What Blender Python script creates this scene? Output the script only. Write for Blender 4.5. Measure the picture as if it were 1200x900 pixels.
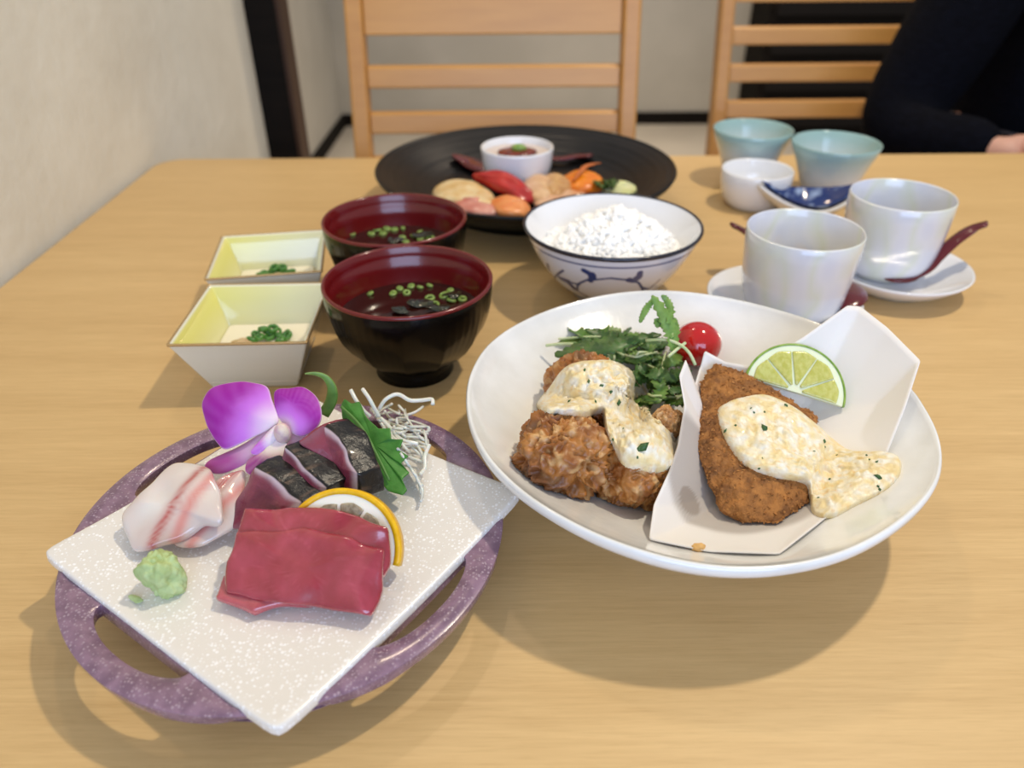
import bpy, bmesh, math, random
from mathutils import Vector, Matrix, noise
from mathutils.bvhtree import BVHTree
random.seed(7)
R = math.radians
PI = math.pi
for o in list(bpy.data.objects):
    bpy.data.objects.remove(o)
scene = bpy.context.scene
C = scene.collection

# ------------------------------------------------------------------ camera
TZ = 0.70                     # height of the table top above the floor
EYE = 0.30                    # camera height above the table top
FPX, PITCH, ROLL = 900.0, R(33.0), R(0.4)
FW = Vector((0, math.cos(PITCH), -math.sin(PITCH)))
_r0 = Vector((1, 0, 0)); _u0 = _r0.cross(FW)
RT = _r0 * math.cos(ROLL) - _u0 * math.sin(ROLL)
UP = RT.cross(FW)
cam_d = bpy.data.cameras.new('camera'); cam = bpy.data.objects.new('camera', cam_d); C.objects.link(cam)
m3 = Matrix((RT, UP, -FW)).transposed()
cam.matrix_world = Matrix.Translation((0, 0, TZ + EYE)) @ m3.to_4x4()
cam_d.sensor_width = 36; cam_d.lens = FPX / 1200 * 36
cam_d.clip_start = 0.02; cam_d.clip_end = 50
cam_d.dof.use_dof = True; cam_d.dof.focus_distance = 0.40; cam_d.dof.aperture_fstop = 6.5
scene.camera = cam

# ------------------------------------------------------------------ light
def lin(c):
    return tuple(((v / 255 + 0.055) / 1.055) ** 2.4 if v > 10.3 else v / 255 / 12.92 for v in c)
def kelvinish(c): return lin(c)
w = bpy.data.worlds.new('world'); scene.world = w; w.use_nodes = True
bg = w.node_tree.nodes['Background']; bg.inputs[0].default_value = (0.93, 0.95, 1.0, 1); bg.inputs[1].default_value = 0.42
def area(name, loc, target, size, power, col, shape='DISK', size_y=None, spread=None):
    d = bpy.data.lights.new(name, 'AREA'); d.shape = shape; d.size = size
    if size_y: d.size_y = size_y
    d.energy = power; d.color = col
    if spread: d.spread = spread
    o = bpy.data.objects.new(name, d); C.objects.link(o)
    o.location = loc
    o.rotation_euler = (Vector(target) - Vector(loc)).to_track_quat('-Z', 'Y').to_euler()
    return o
area('ceiling_downlight_key', (0.72, 0.70, TZ + 1.62), (0.05, 0.45, TZ), 0.08, 14.5, lin((255, 240, 214)))
area('ceiling_downlight_far', (0.55, 2.5, TZ + 1.62), (0.45, 2.6, TZ - .4), 0.10, 18.0, lin((255, 230, 200)), spread=R(100))
area('ceiling_downlight_rear', (-0.2, 1.3, TZ + 1.62), (-0.15, 1.0, TZ), 0.10, 2.5, lin((255, 230, 200)))
area('window_daylight', (0.25, -1.5, TZ + 0.75), (0.1, 0.6, TZ + 0.05), 1.7, 28.0, lin((184, 209, 252)), 'RECTANGLE', 1.1)
scene.view_settings.view_transform = 'Standard'
scene.view_settings.look = 'None'
scene.view_settings.gamma = 1
scene.view_settings.use_curve_mapping = False
scene.view_settings.exposure = 0.20

# ------------------------------------------------------------------ geometry helpers (table top is z = 0 while building)
EYEP = Vector((0, 0, EYE))
def ray(px, py): return FW * FPX + RT * (px - 600) - UP * (py - 450)
def at(px, py, z=0.0):
    d = ray(px, py); return EYEP + d * ((z - EYE) / d.z)
def aty(px, py, Y):
    d = ray(px, py); return EYEP + d * (Y / d.y)
def onplane(px, py, p0, n):
    d = ray(px, py); return EYEP + d * ((Vector(p0) - EYEP).dot(n) / d.dot(n))
REG = {}
def bvh(keys):
    vs, fs = [], []
    for k in keys:
        b = len(vs); v, f = REG[k]; vs += v; fs += [tuple(i + b for i in q) for q in f]
    return BVHTree.FromPolygons(vs, fs)
def onto(px, py, tree, lift=0.0, back=None):
    d = ray(px, py).normalized()
    h = tree.ray_cast(EYEP, d)
    if h[0] is None: return at(px, py, back or 0.03)
    return h[0] + Vector((0, 0, lift))

def empty(name, loc):
    o = bpy.data.objects.new(name, None); C.objects.link(o); o.location = loc; o.empty_display_size = .02
    return o
def tag(o, label, cat, group=None, kind=None):
    o['label'] = label; o['category'] = cat
    if group: o['group'] = group
    if kind: o['kind'] = kind
    return o
def wloc(o):
    l = Vector(o.location)
    while o.parent: o = o.parent; l += Vector(o.location)
    return l
def build(name, vs, fs, mat, parent=None, smooth=True, cols=None, key=None, kind=None, mods=()):
    vs = [Vector(v) for v in vs]
    if key: REG[key] = (vs, fs)
    if parent is None:
        lo = Vector([min(v[i] for v in vs) for i in range(3)]); hi = Vector([max(v[i] for v in vs) for i in range(3)])
        org = Vector(((lo.x + hi.x) / 2, (lo.y + hi.y) / 2, lo.z)); loc = org
    else:
        org = wloc(parent); loc = Vector((0, 0, 0))
    me = bpy.data.meshes.new(name); me.from_pydata([v - org for v in vs], [], fs)
    bm = bmesh.new(); bm.from_mesh(me); bmesh.ops.recalc_face_normals(bm, faces=bm.faces); bm.to_mesh(me); bm.free()
    if smooth:
        for p in me.polygons: p.use_smooth = True
    if cols:
        a = me.color_attributes.new('Col', 'FLOAT_COLOR', 'POINT')
        a.data.foreach_set('color', [x for c in cols for x in (c[0], c[1], c[2], 1.0)])
    if mat: me.materials.append(mat)
    o = bpy.data.objects.new(name, me); C.objects.link(o); o.location = loc
    if parent: o.parent = parent
    if kind: o['kind'] = kind
    for m in mods:
        md = o.modifiers.new(m[0].lower(), m[0])
        for k, v in m[1].items(): setattr(md, k, v)
    return o
SUB = lambda n=2: ('SUBSURF', dict(levels=n, render_levels=n))
SOL = lambda t, off=-1: ('SOLIDIFY', dict(thickness=t, offset=off))
BEV = lambda w, s=2: ('BEVEL', dict(width=w, segments=s, limit_method='ANGLE', angle_limit=R(40)))

def boxgeo(lo, hi):
    x0, y0, z0 = lo; x1, y1, z1 = hi
    v = [(x0,y0,z0),(x1,y0,z0),(x1,y1,z0),(x0,y1,z0),(x0,y0,z1),(x1,y0,z1),(x1,y1,z1),(x0,y1,z1)]
    f = [(0,3,2,1),(4,5,6,7),(0,1,5,4),(1,2,6,5),(2,3,7,6),(3,0,4,7)]
    return v, f
def box(name, lo, hi, mat, parent=None, bev=0.0, kind=None, key=None):
    v, f = boxgeo(lo, hi)
    return build(name, v, f, mat, parent, smooth=False, kind=kind, key=key, mods=(BEV(bev),) if bev else ())
def hexa(name, p8, mat, parent=None, bev=0.0):
    f = [(0,3,2,1),(4,5,6,7),(0,1,5,4),(1,2,6,5),(2,3,7,6),(3,0,4,7)]
    return build(name, p8, f, mat, parent, smooth=False, mods=(BEV(bev),) if bev else ())
def lathe_geo(prof, c, n=96, rad=None, zf=None):
    """prof: list of (r, z) from first to last; r = 0 ends closed by a fan."""
    vs, fs, rows = [], [], []
    for r, z in prof:
        if r < 1e-6:
            rows.append([len(vs)]); vs.append(Vector((c[0], c[1], c[2] + z)))
        else:
            row = []
            for i in range(n):
                a = 2 * PI * i / n
                rr = r * (rad(a, r, z) if rad else 1); zz = z + (zf(a, r, z) if zf else 0)
                row.append(len(vs)); vs.append(Vector((c[0] + rr * math.cos(a), c[1] + rr * math.sin(a), c[2] + zz)))
            rows.append(row)
    for a, b in zip(rows, rows[1:]):
        if len(a) == 1 and len(b) == 1: continue
        for i in range(n):
            j = (i + 1) % n
            if len(a) == 1: fs.append((a[0], b[i], b[j]))
            elif len(b) == 1: fs.append((a[i], b[0], a[j]))
            else: fs.append((a[i], b[i], b[j], a[j]))
    return vs, fs
def lathe(name, prof, c, mat, parent=None, n=96, rad=None, zf=None, key=None, mods=(), colf=None):
    vs, fs = lathe_geo(prof, c, n, rad, zf)
    return build(name, vs, fs, mat, parent, key=key, mods=mods, cols=[colf(v) for v in vs] if colf else None)
def cat(pts, n, closed=False):
    P = [Vector(p) for p in pts]; m = len(P); out = []
    segs = m if closed else m - 1
    for k in range(n):
        t = k / n * segs if closed else k / (n - 1) * segs
        i = min(int(t), segs - 1); f = t - i
        g = (lambda q: P[q % m]) if closed else (lambda q: P[max(0, min(m - 1, q))])
        p0, p1, p2, p3 = g(i - 1), g(i), g(i + 1), g(i + 2)
        out.append(0.5 * ((2 * p1) + (p2 - p0) * f + (2 * p0 - 5 * p1 + 4 * p2 - p3) * f * f + (3 * p1 - p0 - 3 * p2 + p3) * f ** 3))
    return out
def linear(pts, n):
    P = [Vector(p) for p in pts]; m = len(P)
    L = [(P[(i + 1) % m] - P[i]).length for i in range(m)]; T = sum(L); out = []; i = 0; acc = 0
    for k in range(n):
        d = k / n * T
        while d > acc + L[i] and i < m - 1: acc += L[i]; i += 1
        out.append(P[i].lerp(P[(i + 1) % m], (d - acc) / max(L[i], 1e-9)))
    return out
def tube_geo(path, radii, n=8, flat=1.0, up=None):
    P = [Vector(p) for p in path]; m = len(P); vs, fs = [], []
    if not hasattr(radii, '__len__'): radii = [radii] * m
    prev = None
    for i, p in enumerate(P):
        t = (P[min(i + 1, m - 1)] - P[max(i - 1, 0)]).normalized()
        a = up if up is not None else (prev if prev is not None else (Vector((0, 0, 1)) if abs(t.z) < .9 else Vector((1, 0, 0))))
        s = t.cross(Vector(a)).normalized(); b = s.cross(t).normalized(); prev = b
        for k in range(n):
            an = 2 * PI * k / n
            vs.append(p + (s * math.cos(an) + b * math.sin(an) * flat) * radii[i])
    for i in range(m - 1):
        for k in range(n):
            fs.append((i * n + k, i * n + (k + 1) % n, (i + 1) * n + (k + 1) % n, (i + 1) * n + k))
    fs.append(tuple(range(n - 1, -1, -1))); fs.append(tuple(range((m - 1) * n, m * n)))
    return vs, fs
def join(geos):
    vs, fs = [], []
    for v, f in geos:
        b = len(vs); vs += list(v); fs += [tuple(i + b for i in q) for q in f]
    return vs, fs
def ball_geo(c, r, sub=3, sc=(1, 1, 1), disp=None, rot=None):
    bm = bmesh.new(); bmesh.ops.create_icosphere(bm, subdivisions=sub, radius=1.0)
    vs = []
    for v in bm.verts:
        d = v.co.normalized(); k = 1 + (disp(d) if disp else 0)
        p = Vector((d.x * sc[0], d.y * sc[1], d.z * sc[2])) * r * k
        if rot: p = rot @ p
        vs.append(Vector(c) + p)
    fs = [tuple(v.index for v in f.verts) for f in bm.faces]
    bm.free(); return vs, fs
def newell(P):
    n = Vector((0, 0, 0))
    for i in range(len(P)):
        n += P[i].cross(P[(i + 1) % len(P)])
    return n.normalized()
def pillow_geo(outline, thick, k=4, n=64, rings=9, smooth=False, nrm=None, power=1.0, center=None, amp=0.0, nscale=60, seed=0, vec=None, bulge=0.0):
    """solid whose rim is the given 3-D outline; flat-topped for large k. Returns verts, faces, info (s, u, side)."""
    P = cat(outline, n, True) if smooth else linear(outline, n)
    c = Vector(center) if center is not None else sum(P, Vector()) / n
    N = Vector(nrm).normalized() if nrm is not None else newell([p - c for p in P])
    if nrm is None and N.dot(EYEP - c) < 0: N = -N
    H = Vector(vec) if vec is not None else N * thick
    vs, fs, info = [], [], []; off = Vector((seed * 3.1, seed * 1.7, seed))
    def put(pos, s, u, side):
        if amp:
            q = pos * nscale + off
            pos = pos + Vector((noise.noise(q), noise.noise(q + Vector((9, 0, 0))), noise.noise(q + Vector((0, 9, 0))))) * amp
        vs.append(pos); info.append((s, u, side)); return len(vs) - 1
    def pos(i, s):
        d = P[i] - c; dn = d.dot(N); return c + (d - N * dn) * s + N * dn * (s ** power)
    top = put(c + H * .5 + N * bulge, 0, 0, 1); bot = put(c - H * .5 + N * bulge, 0, 0, -1)
    rt, rb = [], []
    for j in range(1, rings + 1):
        s = 1 - (1 - j / rings) ** 2
        h = .5 * (max(0, 1 - s ** k)) ** (1 / k)
        a, b = [], []
        for i in range(n):
            p = pos(i, s) + N * bulge * (1 - s * s)
            if j == rings: q = put(p, 1, i / n, 0); a.append(q); b.append(q)
            else: a.append(put(p + H * h, s, i / n, 1)); b.append(put(p - H * h, s, i / n, -1))
        rt.append(a); rb.append(b)
    for i in range(n):
        j = (i + 1) % n
        fs.append((top, rt[0][i], rt[0][j])); fs.append((bot, rb[0][j], rb[0][i]))
        for q in range(rings - 1):
            fs.append((rt[q][i], rt[q + 1][i], rt[q + 1][j], rt[q][j])); fs.append((rb[q][j], rb[q + 1][j], rb[q + 1][i], rb[q][i]))
    return vs, fs, info
def pillow(name, outline, thick, mat, parent=None, colf=None, key=None, mods=(), **kw):
    vs, fs, info = pillow_geo(outline, thick, **kw)
    return build(name, vs, fs, mat, parent, key=key, mods=mods, cols=[colf(s, u, sd, v) for (s, u, sd), v in zip(info, vs)] if colf else None)
def mixc(a, b, t):
    t = max(0, min(1, t)); return tuple(a[i] * (1 - t) + b[i] * t for i in range(3))
def sst(a, b, x):
    t = max(0, min(1, (x - a) / (b - a))); return t * t * (3 - 2 * t)
def copy_tree(o, parent=None):
    c = o.copy(); C.objects.link(c); c.parent = parent
    for ch in list(o.children): copy_tree(ch, c)
    return c

# ------------------------------------------------------------------ materials
def mat(name, col=(200, 200, 200), rough=.5, col2=None, scale=(20, 20, 20), detail=4, lo=.35, hi=.65, bump=0, bscale=None, bdist=.001,
        sss=0, ssr=(1, .5, .3), coat=0, trans=0, ior=1.45, vcol=False, spec=.5, metal=0, sheen=0, bump_tex='noise', alpha=1):
    m = bpy.data.materials.new(name); m.use_nodes = True; nt = m.node_tree; b = nt.nodes['Principled BSDF']
    b.inputs['Roughness'].default_value = rough; b.inputs['IOR'].default_value = ior
    b.inputs['Specular IOR Level'].default_value = spec; b.inputs['Metallic'].default_value = metal
    b.inputs['Coat Weight'].default_value = coat; b.inputs['Coat Roughness'].default_value = .08
    b.inputs['Transmission Weight'].default_value = trans; b.inputs['Sheen Weight'].default_value = sheen
    if sss:
        b.inputs['Subsurface Weight'].default_value = sss; b.inputs['Subsurface Radius'].default_value = ssr; b.inputs['Subsurface Scale'].default_value = .004
    tc = nt.nodes.new('ShaderNodeTexCoord')
    def mapped(sc):
        mp = nt.nodes.new('ShaderNodeMapping'); mp.inputs['Scale'].default_value = sc if hasattr(sc, '__len__') else (sc,) * 3
        nt.links.new(tc.outputs['Object'], mp.inputs['Vector']); return mp.outputs[0]
    base = None
    if vcol:
        at_ = nt.nodes.new('ShaderNodeAttribute'); at_.attribute_name = 'Col'; base = at_.outputs['Color']
    if col2 is not None:
        nz = nt.nodes.new('ShaderNodeTexNoise'); nz.inputs['Scale'].default_value = 1; nz.inputs['Detail'].default_value = detail
        nt.links.new(mapped(scale), nz.inputs['Vector'])
        rp = nt.nodes.new('ShaderNodeMapRange'); rp.inputs['From Min'].default_value = lo; rp.inputs['From Max'].default_value = hi
        nt.links.new(nz.outputs['Fac'], rp.inputs['Value'])
        mx = nt.nodes.new('ShaderNodeMix'); mx.data_type = 'RGBA'
        nt.links.new(rp.outputs[0], mx.inputs['Factor'])
        if base is not None:
            mx.blend_type = 'MULTIPLY'; nt.links.new(base, mx.inputs['A'])
        else: mx.inputs['A'].default_value = (*lin(col), 1)
        mx.inputs['B'].default_value = (*lin(col2), 1)
        base = mx.outputs['Result']
    if base is not None: nt.links.new(base, b.inputs['Base Color'])
    else: b.inputs['Base Color'].default_value = (*lin(col), 1)
    if bump:
        bs = bscale or scale
        if bump_tex == 'voronoi':
            nb = nt.nodes.new('ShaderNodeTexVoronoi'); nb.inputs['Scale'].default_value = 1; out = nb.outputs['Distance']
        else:
            nb = nt.nodes.new('ShaderNodeTexNoise'); nb.inputs['Scale'].default_value = 1; nb.inputs['Detail'].default_value = 6; out = nb.outputs['Fac']
        nt.links.new(mapped(bs), nb.inputs['Vector'])
        bp = nt.nodes.new('ShaderNodeBump'); bp.inputs['Strength'].default_value = bump; bp.inputs['Distance'].default_value = bdist
        nt.links.new(out, bp.inputs['Height']); nt.links.new(bp.outputs[0], b.inputs['Normal'])
    m['b'] = 1
    return m
def speckle(name, col, dot, scale, size, rough, bump=.3, density=.5, var=None):
    """glaze with scattered light flecks"""
    m = bpy.data.materials.new(name); m.use_nodes = True; nt = m.node_tree; b = nt.nodes['Principled BSDF']
    b.inputs['Roughness'].default_value = rough; b.inputs['Coat Weight'].default_value = .35; b.inputs['Coat Roughness'].default_value = .12
    tc = nt.nodes.new('ShaderNodeTexCoord')
    vo = nt.nodes.new('ShaderNodeTexVoronoi'); vo.inputs['Scale'].default_value = scale; nt.links.new(tc.outputs['Object'], vo.inputs['Vector'])
    sp = nt.nodes.new('ShaderNodeSeparateColor'); nt.links.new(vo.outputs['Color'], sp.inputs[0])
    th = nt.nodes.new('ShaderNodeMath'); th.operation = 'MULTIPLY'; th.inputs[1].default_value = size; nt.links.new(sp.outputs[0], th.inputs[0])
    df = nt.nodes.new('ShaderNodeMath'); df.operation = 'SUBTRACT'; nt.links.new(th.outputs[0], df.inputs[0]); nt.links.new(vo.outputs['Distance'], df.inputs[1])
    mr = nt.nodes.new('ShaderNodeMapRange'); mr.inputs['From Min'].default_value = -.06; mr.inputs['From Max'].default_value = .10; nt.links.new(df.outputs[0], mr.inputs['Value'])
    mx = nt.nodes.new('ShaderNodeMix'); mx.data_type = 'RGBA'; mx.inputs['A'].default_value = (*lin(col), 1); mx.inputs['B'].default_value = (*lin(dot), 1)
    if var:
        nz = nt.nodes.new('ShaderNodeTexNoise'); nz.inputs['Scale'].default_value = 140; nt.links.new(tc.outputs['Object'], nz.inputs['Vector'])
        mr2 = nt.nodes.new('ShaderNodeMapRange'); mr2.inputs['From Min'].default_value = .38; mr2.inputs['From Max'].default_value = .62; nt.links.new(nz.outputs['Fac'], mr2.inputs['Value'])
        mv = nt.nodes.new('ShaderNodeMix'); mv.data_type = 'RGBA'; mv.inputs['A'].default_value = (*lin(col), 1); mv.inputs['B'].default_value = (*lin(var), 1)
        nt.links.new(mr2.outputs[0], mv.inputs['Factor']); nt.links.new(mv.outputs['Result'], mx.inputs['A'])
    nt.links.new(mr.outputs[0], mx.inputs['Factor']); nt.links.new(mx.outputs['Result'], b.inputs['Base Color'])
    bp = nt.nodes.new('ShaderNodeBump'); bp.inputs['Strength'].default_value = bump; bp.inputs['Distance'].default_value = .0004
    nt.links.new(mr.outputs[0], bp.inputs['Height']); nt.links.new(bp.outputs[0], b.inputs['Normal'])
    return m
def wood(name, c1, c2, grain, rough=.4, flecks=True):
    m = bpy.data.materials.new(name); m.use_nodes = True; nt = m.node_tree; b = nt.nodes['Principled BSDF']
    b.inputs['Roughness'].default_value = rough; b.inputs['Coat Weight'].default_value = .12; b.inputs['Coat Roughness'].default_value = .3
    tc = nt.nodes.new('ShaderNodeTexCoord')
    def nz(sc, det, a, z):
        mp = nt.nodes.new('ShaderNodeMapping'); mp.inputs['Scale'].default_value = sc; nt.links.new(tc.outputs['Object'], mp.inputs['Vector'])
        n = nt.nodes.new('ShaderNodeTexNoise'); n.inputs['Scale'].default_value = 1; n.inputs['Detail'].default_value = det; n.inputs['Roughness'].default_value = .6
        nt.links.new(mp.outputs[0], n.inputs['Vector'])
        r = nt.nodes.new('ShaderNodeMapRange'); r.inputs['From Min'].default_value = a; r.inputs['From Max'].default_value = z; nt.links.new(n.outputs['Fac'], r.inputs['Value'])
        return r.outputs[0]
    g = grain
    big = nz(tuple(.12 * x for x in g), 3, .3, .7); fine = nz(g, 5, .3, .72); fl = nz(tuple(3.2 * x for x in g), 2, .52, .70)
    mx = nt.nodes.new('ShaderNodeMix'); mx.data_type = 'RGBA'; mx.inputs['A'].default_value = (*lin(c1), 1); mx.inputs['B'].default_value = (*lin(c2), 1)
    ad = nt.nodes.new('ShaderNodeMath'); ad.operation = 'MULTIPLY_ADD'; ad.inputs[1].default_value = .45; nt.links.new(fine, ad.inputs[0])
    m2 = nt.nodes.new('ShaderNodeMath'); m2.operation = 'MULTIPLY'; m2.inputs[1].default_value = .35; nt.links.new(big, m2.inputs[0]); nt.links.new(m2.outputs[0], ad.inputs[2])
    a3 = nt.nodes.new('ShaderNodeMath'); a3.operation = 'MULTIPLY_ADD'; a3.inputs[1].default_value = .22 if flecks else 0; nt.links.new(fl, a3.inputs[0]); nt.links.new(ad.outputs[0], a3.inputs[2])
    nt.links.new(a3.outputs[0], mx.inputs['Factor']); nt.links.new(mx.outputs['Result'], b.inputs['Base Color'])
    bp = nt.nodes.new('ShaderNodeBump'); bp.inputs['Strength'].default_value = .06; bp.inputs['Distance'].default_value = .0006
    nt.links.new(fine, bp.inputs['Height']); nt.links.new(bp.outputs[0], b.inputs['Normal'])
    return m
M = {}
M['plaster'] = mat('plaster', (222, 219, 206), .85, (212, 208, 194), (7, 7, 7), bump=.35, bscale=(45, 45, 45), bdist=.004)
M['greywall'] = mat('greywall', (184, 181, 172), .9, (176, 173, 164), (4, 4, 4))
M['floor'] = mat('floor_stone', (186, 180, 168), .6, (174, 168, 157), (3, 3, 3))
M['blackwood'] = mat('blackwood', (16, 13, 11), .75, (22, 18, 15), (4, 4, 60), spec=.15)
M['brownwood'] = mat('brownwood', (52, 31, 15), .6, (68, 42, 22), (30, 30, 2))
M['table'] = wood('table_beech', (217, 183, 126), (189, 153, 98), (20, 420, 420), .5)
M['chair'] = wood('chair_beech', (203, 150, 80), (176, 122, 60), (9, 9, 60), .4, False)
M['chair_h'] = wood('chair_beech_rail', (208, 156, 86), (180, 128, 66), (8, 60, 60), .4, False)
M['white'] = mat('white_porcelain', (235, 235, 236), .12, coat=.5)
M['navy'] = mat('navy_knit', (5, 6, 12), .95, (9, 11, 20), (60, 60, 260), bump=.5, bscale=(160, 160, 420), bdist=.003, spec=.08)
M['skin'] = mat('skin', (196, 150, 130), .5, sss=.1)
M['trouser'] = mat('trouser', (52, 50, 62), .9)
M['hair'] = mat('hair', (22, 18, 17), .5)

# ================================================================== THE SETTING
FZ = -TZ
def struct(o, label=None, cat_=None):
    o['kind'] = 'structure'
    if label: o['label'] = label; o['category'] = cat_
    return o
struct(box('floor', (-2.2, -2.2, FZ - .05), (3.6, 4.4, FZ), M['floor']), 'pale grey stone floor beyond the table', 'floor')
struct(box('wall_left', (-.60, -1.4, FZ), (-.466, 1.49, 1.9), M['plaster']), 'cream textured plaster wall along the table side', 'wall')
struct(box('wall_left_recess', (-.95, 1.49, FZ), (-.832, 3.95, 1.9), M['greywall']), 'grey wall set back behind the dark post', 'wall')
struct(box('wall_back', (-.95, 3.92, FZ), (3.6, 4.05, 1.9), M['greywall']), 'grey back wall behind the chairs', 'wall')
t1 = struct(box('trim_1', (-.832, 1.49, FZ), (-.412, 1.55, 1.9), M['blackwood'], bev=.002), 'black wooden post at the end of the cream wall', 'post')
box('edge_strip', (-.4119, 1.494, FZ), (-.4045, 1.556, 1.9), M['brownwood'], t1)
struct(box('baseboard_back', (-.832, 3.90, FZ), (3.6, 3.92, FZ + .055), M['blackwood']), 'black baseboard along the back wall', 'baseboard')
struct(box('baseboard_left', (-.832, 1.55, FZ), (-.815, 3.90, FZ + .055), M['blackwood']), 'black baseboard along the recessed wall', 'baseboard')

# black slatted cabinet far behind the second chair
cx0 = aty(886, 118, 3.60).x
cab = empty('black_cabinet', (cx0 + .7, 3.75, FZ))
tag(cab, 'tall black cabinet with horizontal slats standing at the back wall', 'cabinet')
box('body', (cx0, 3.62, FZ), (cx0 + 1.4, 3.89, .75), M['blackwood'], cab, .004)
M['slat'] = mat('dark_slat', (22, 19, 18), .6, spec=.2)
sl0 = None
for i in range(9):
    z = FZ + .06 + i * .155
    if sl0 is None:
        sl0 = box('slat', (cx0 + .03, 3.60, z), (cx0 + 1.37, 3.621, z + .055), M['slat'], cab, .003)
    else:
        q = sl0.copy(); C.objects.link(q); q.location.z += i * .155

# ================================================================== TABLE
def rrect(x0, y0, x1, y1, r, n=8):
    out = []
    for cx, cy, a0 in ((x1 - r, y1 - r, 0), (x0 + r, y1 - r, 90), (x0 + r, y0 + r, 180), (x1 - r, y0 + r, 270)):
        for i in range(n + 1):
            a = R(a0 + 90 * i / n); out.append((cx + r * math.cos(a), cy + r * math.sin(a)))
    return out
tb = empty('dining_table', (.34, .55, FZ))
tag(tb, 'pale beech dining table set with dishes', 'table')
TX0, TX1, TY0, TY1 = -.460, 1.14, .09, 1.014
o2 = rrect(TX0, TY0, TX1, TY1, .035)
v = [(x, y, 0) for x, y in o2] + [(x, y, -.032) for x, y in o2]; n = len(o2)
f = [tuple(range(n)), tuple(range(2 * n - 1, n - 1, -1))] + [(i, i + n, (i + 1) % n + n, (i + 1) % n) for i in range(n)]
build('tabletop', v, f, M['table'], tb, smooth=False, mods=(BEV(.003, 3),))
for lx in (TX0 + .05, TX1 - .11):
    for ly in (TY0 + .05, TY1 - .11):
        box('leg', (lx, ly, FZ), (lx + .06, ly + .06, -.032), M['chair'], tb, .004)
box('apron', (TX0 + .06, TY1 - .085, -.10), (TX1 - .06, TY1 - .062, -.032), M['chair_h'], tb, .002)
box('apron', (TX0 + .06, TY0 + .062, -.10), (TX1 - .06, TY0 + .085, -.032), M['chair_h'], tb, .002)

# ================================================================== CHAIRS
CP0 = Vector((0, 1.125, -.05)); CUP = Vector((0, .055, .25)).normalized(); CN = Vector((0, -CUP.z, CUP.y))
def cz(row): return onplane(600, row, CP0, CN).z
def cy(z): return 1.125 + (z + .05) * .22
def make_chair():
    XL, XR = -.229, .183
    ch = empty('dining_chair', ((XL + XR) / 2, .93, FZ))
    tag(ch, 'beech ladder-back chair facing the black platter', 'chair', 'beech ladder-back chairs')
    pw = .0245
    ztop = .215
    for x0 in (XL, XR - pw):
        zs = [FZ, FZ + .42, -.05, ztop]; ys = [1.14, 1.10, 1.125, cy(ztop)]
        vs, fs = [], []
        for z, y in zip(zs, ys): vs += [(x0, y, z), (x0 + pw, y, z), (x0 + pw, y + .036, z), (x0, y + .036, z)]
        fs.append((3, 2, 1, 0)); fs.append((12, 13, 14, 15))
        for i in range(3):
            for k in range(4): fs.append((i * 4 + k, i * 4 + (k + 1) % 4, i * 4 + 4 + (k + 1) % 4, i * 4 + 4 + k))
        build('back_post', vs, fs, M['chair'], ch, smooth=False, mods=(BEV(.004),))
    def rail(nm, za, zb, th=.018, inset=.008):
        ya, yb = cy(za) + inset, cy(zb) + inset
        a, b = XL + pw, XR - pw
        hexa(nm, [(a, ya, za), (b, ya, za), (b, ya + th, za), (a, ya + th, za), (a, yb, zb), (b, yb, zb), (b, yb + th, zb), (a, yb + th, zb)], M['chair_h'], ch, .003)
    rail('top_rail', cz(42), ztop - .012)
    h = cz(75) - cz(101); p = cz(75) - cz(130)
    for i in range(3):
        zt = cz(75) - .004 - i * p
        rail('slat', zt - h, zt)
    zs = FZ + .43
    box('seat', (XL - .005, .70, zs), (XR + .005, 1.10, zs + .022), M['chair_h'], ch, .006)
    for x0 in (XL, XR - .036):
        box('leg', (x0, .715, FZ), (x0 + .036, .751, zs), M['chair'], ch, .004)
        box('side_rail', (x0 + .008, .751, zs - .05), (x0 + .028, 1.10, zs), M['chair'], ch, .002)
    box('front_rail', (XL + .036, .722, zs - .05), (XR - .036, .742, zs), M['chair_h'], ch, .002)
    return ch
chair = make_chair()
ch2 = copy_tree(chair); ch2.location.x += .604; ch2.location.y += .335
ch2['label'] = 'beech ladder-back chair beside the person in dark sleeve'

# ================================================================== PERSON
def skinmesh(name, J, edges, mt, parent, sub=2, extra=None):
    names = list(J); org = wloc(parent) if parent else Vector((0, 0, 0))
    me = bpy.data.meshes.new(name)
    me.from_pydata([Vector(J[k][0]) - org for k in names], [(names.index(a), names.index(b)) for a, b in edges], [])
    o = bpy.data.objects.new(name, me); C.objects.link(o); o.parent = parent
    md = o.modifiers.new('skin', 'SKIN'); md.use_smooth_shade = True
    sv = me.skin_vertices[0].data
    for i, k in enumerate(names):
        r = J[k][1]; sv[i].radius = r if hasattr(r, '__len__') else (r, r); sv[i].use_root = (i == 0)
    s = o.modifiers.new('sub', 'SUBSURF'); s.levels = sub; s.render_levels = sub
    me.materials.append(mt)
    return o
PX = .97
pr = empty('person', (PX, 1.42, FZ))
tag(pr, 'person in a dark navy knit sweater seated at the table', 'person')
J = {'pelvis': ((PX, 1.44, -.16), (.13, .10)), 'waist': ((PX, 1.44, .0), (.12, .09)), 'chest': ((PX, 1.42, .20), (.14, .10)), 'neckb': ((PX, 1.41, .33), .06),
     'neck': ((PX, 1.40, .40), .048), 'jaw': ((PX, 1.375, .47), (.06, .07)), 'skull': ((PX, 1.385, .55), (.075, .09)), 'crown': ((PX, 1.39, .61), (.055, .065))}
E_ = [('pelvis', 'waist'), ('waist', 'chest'), ('chest', 'neckb'), ('neckb', 'neck'), ('neck', 'jaw'), ('jaw', 'skull'), ('skull', 'crown')]
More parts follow.
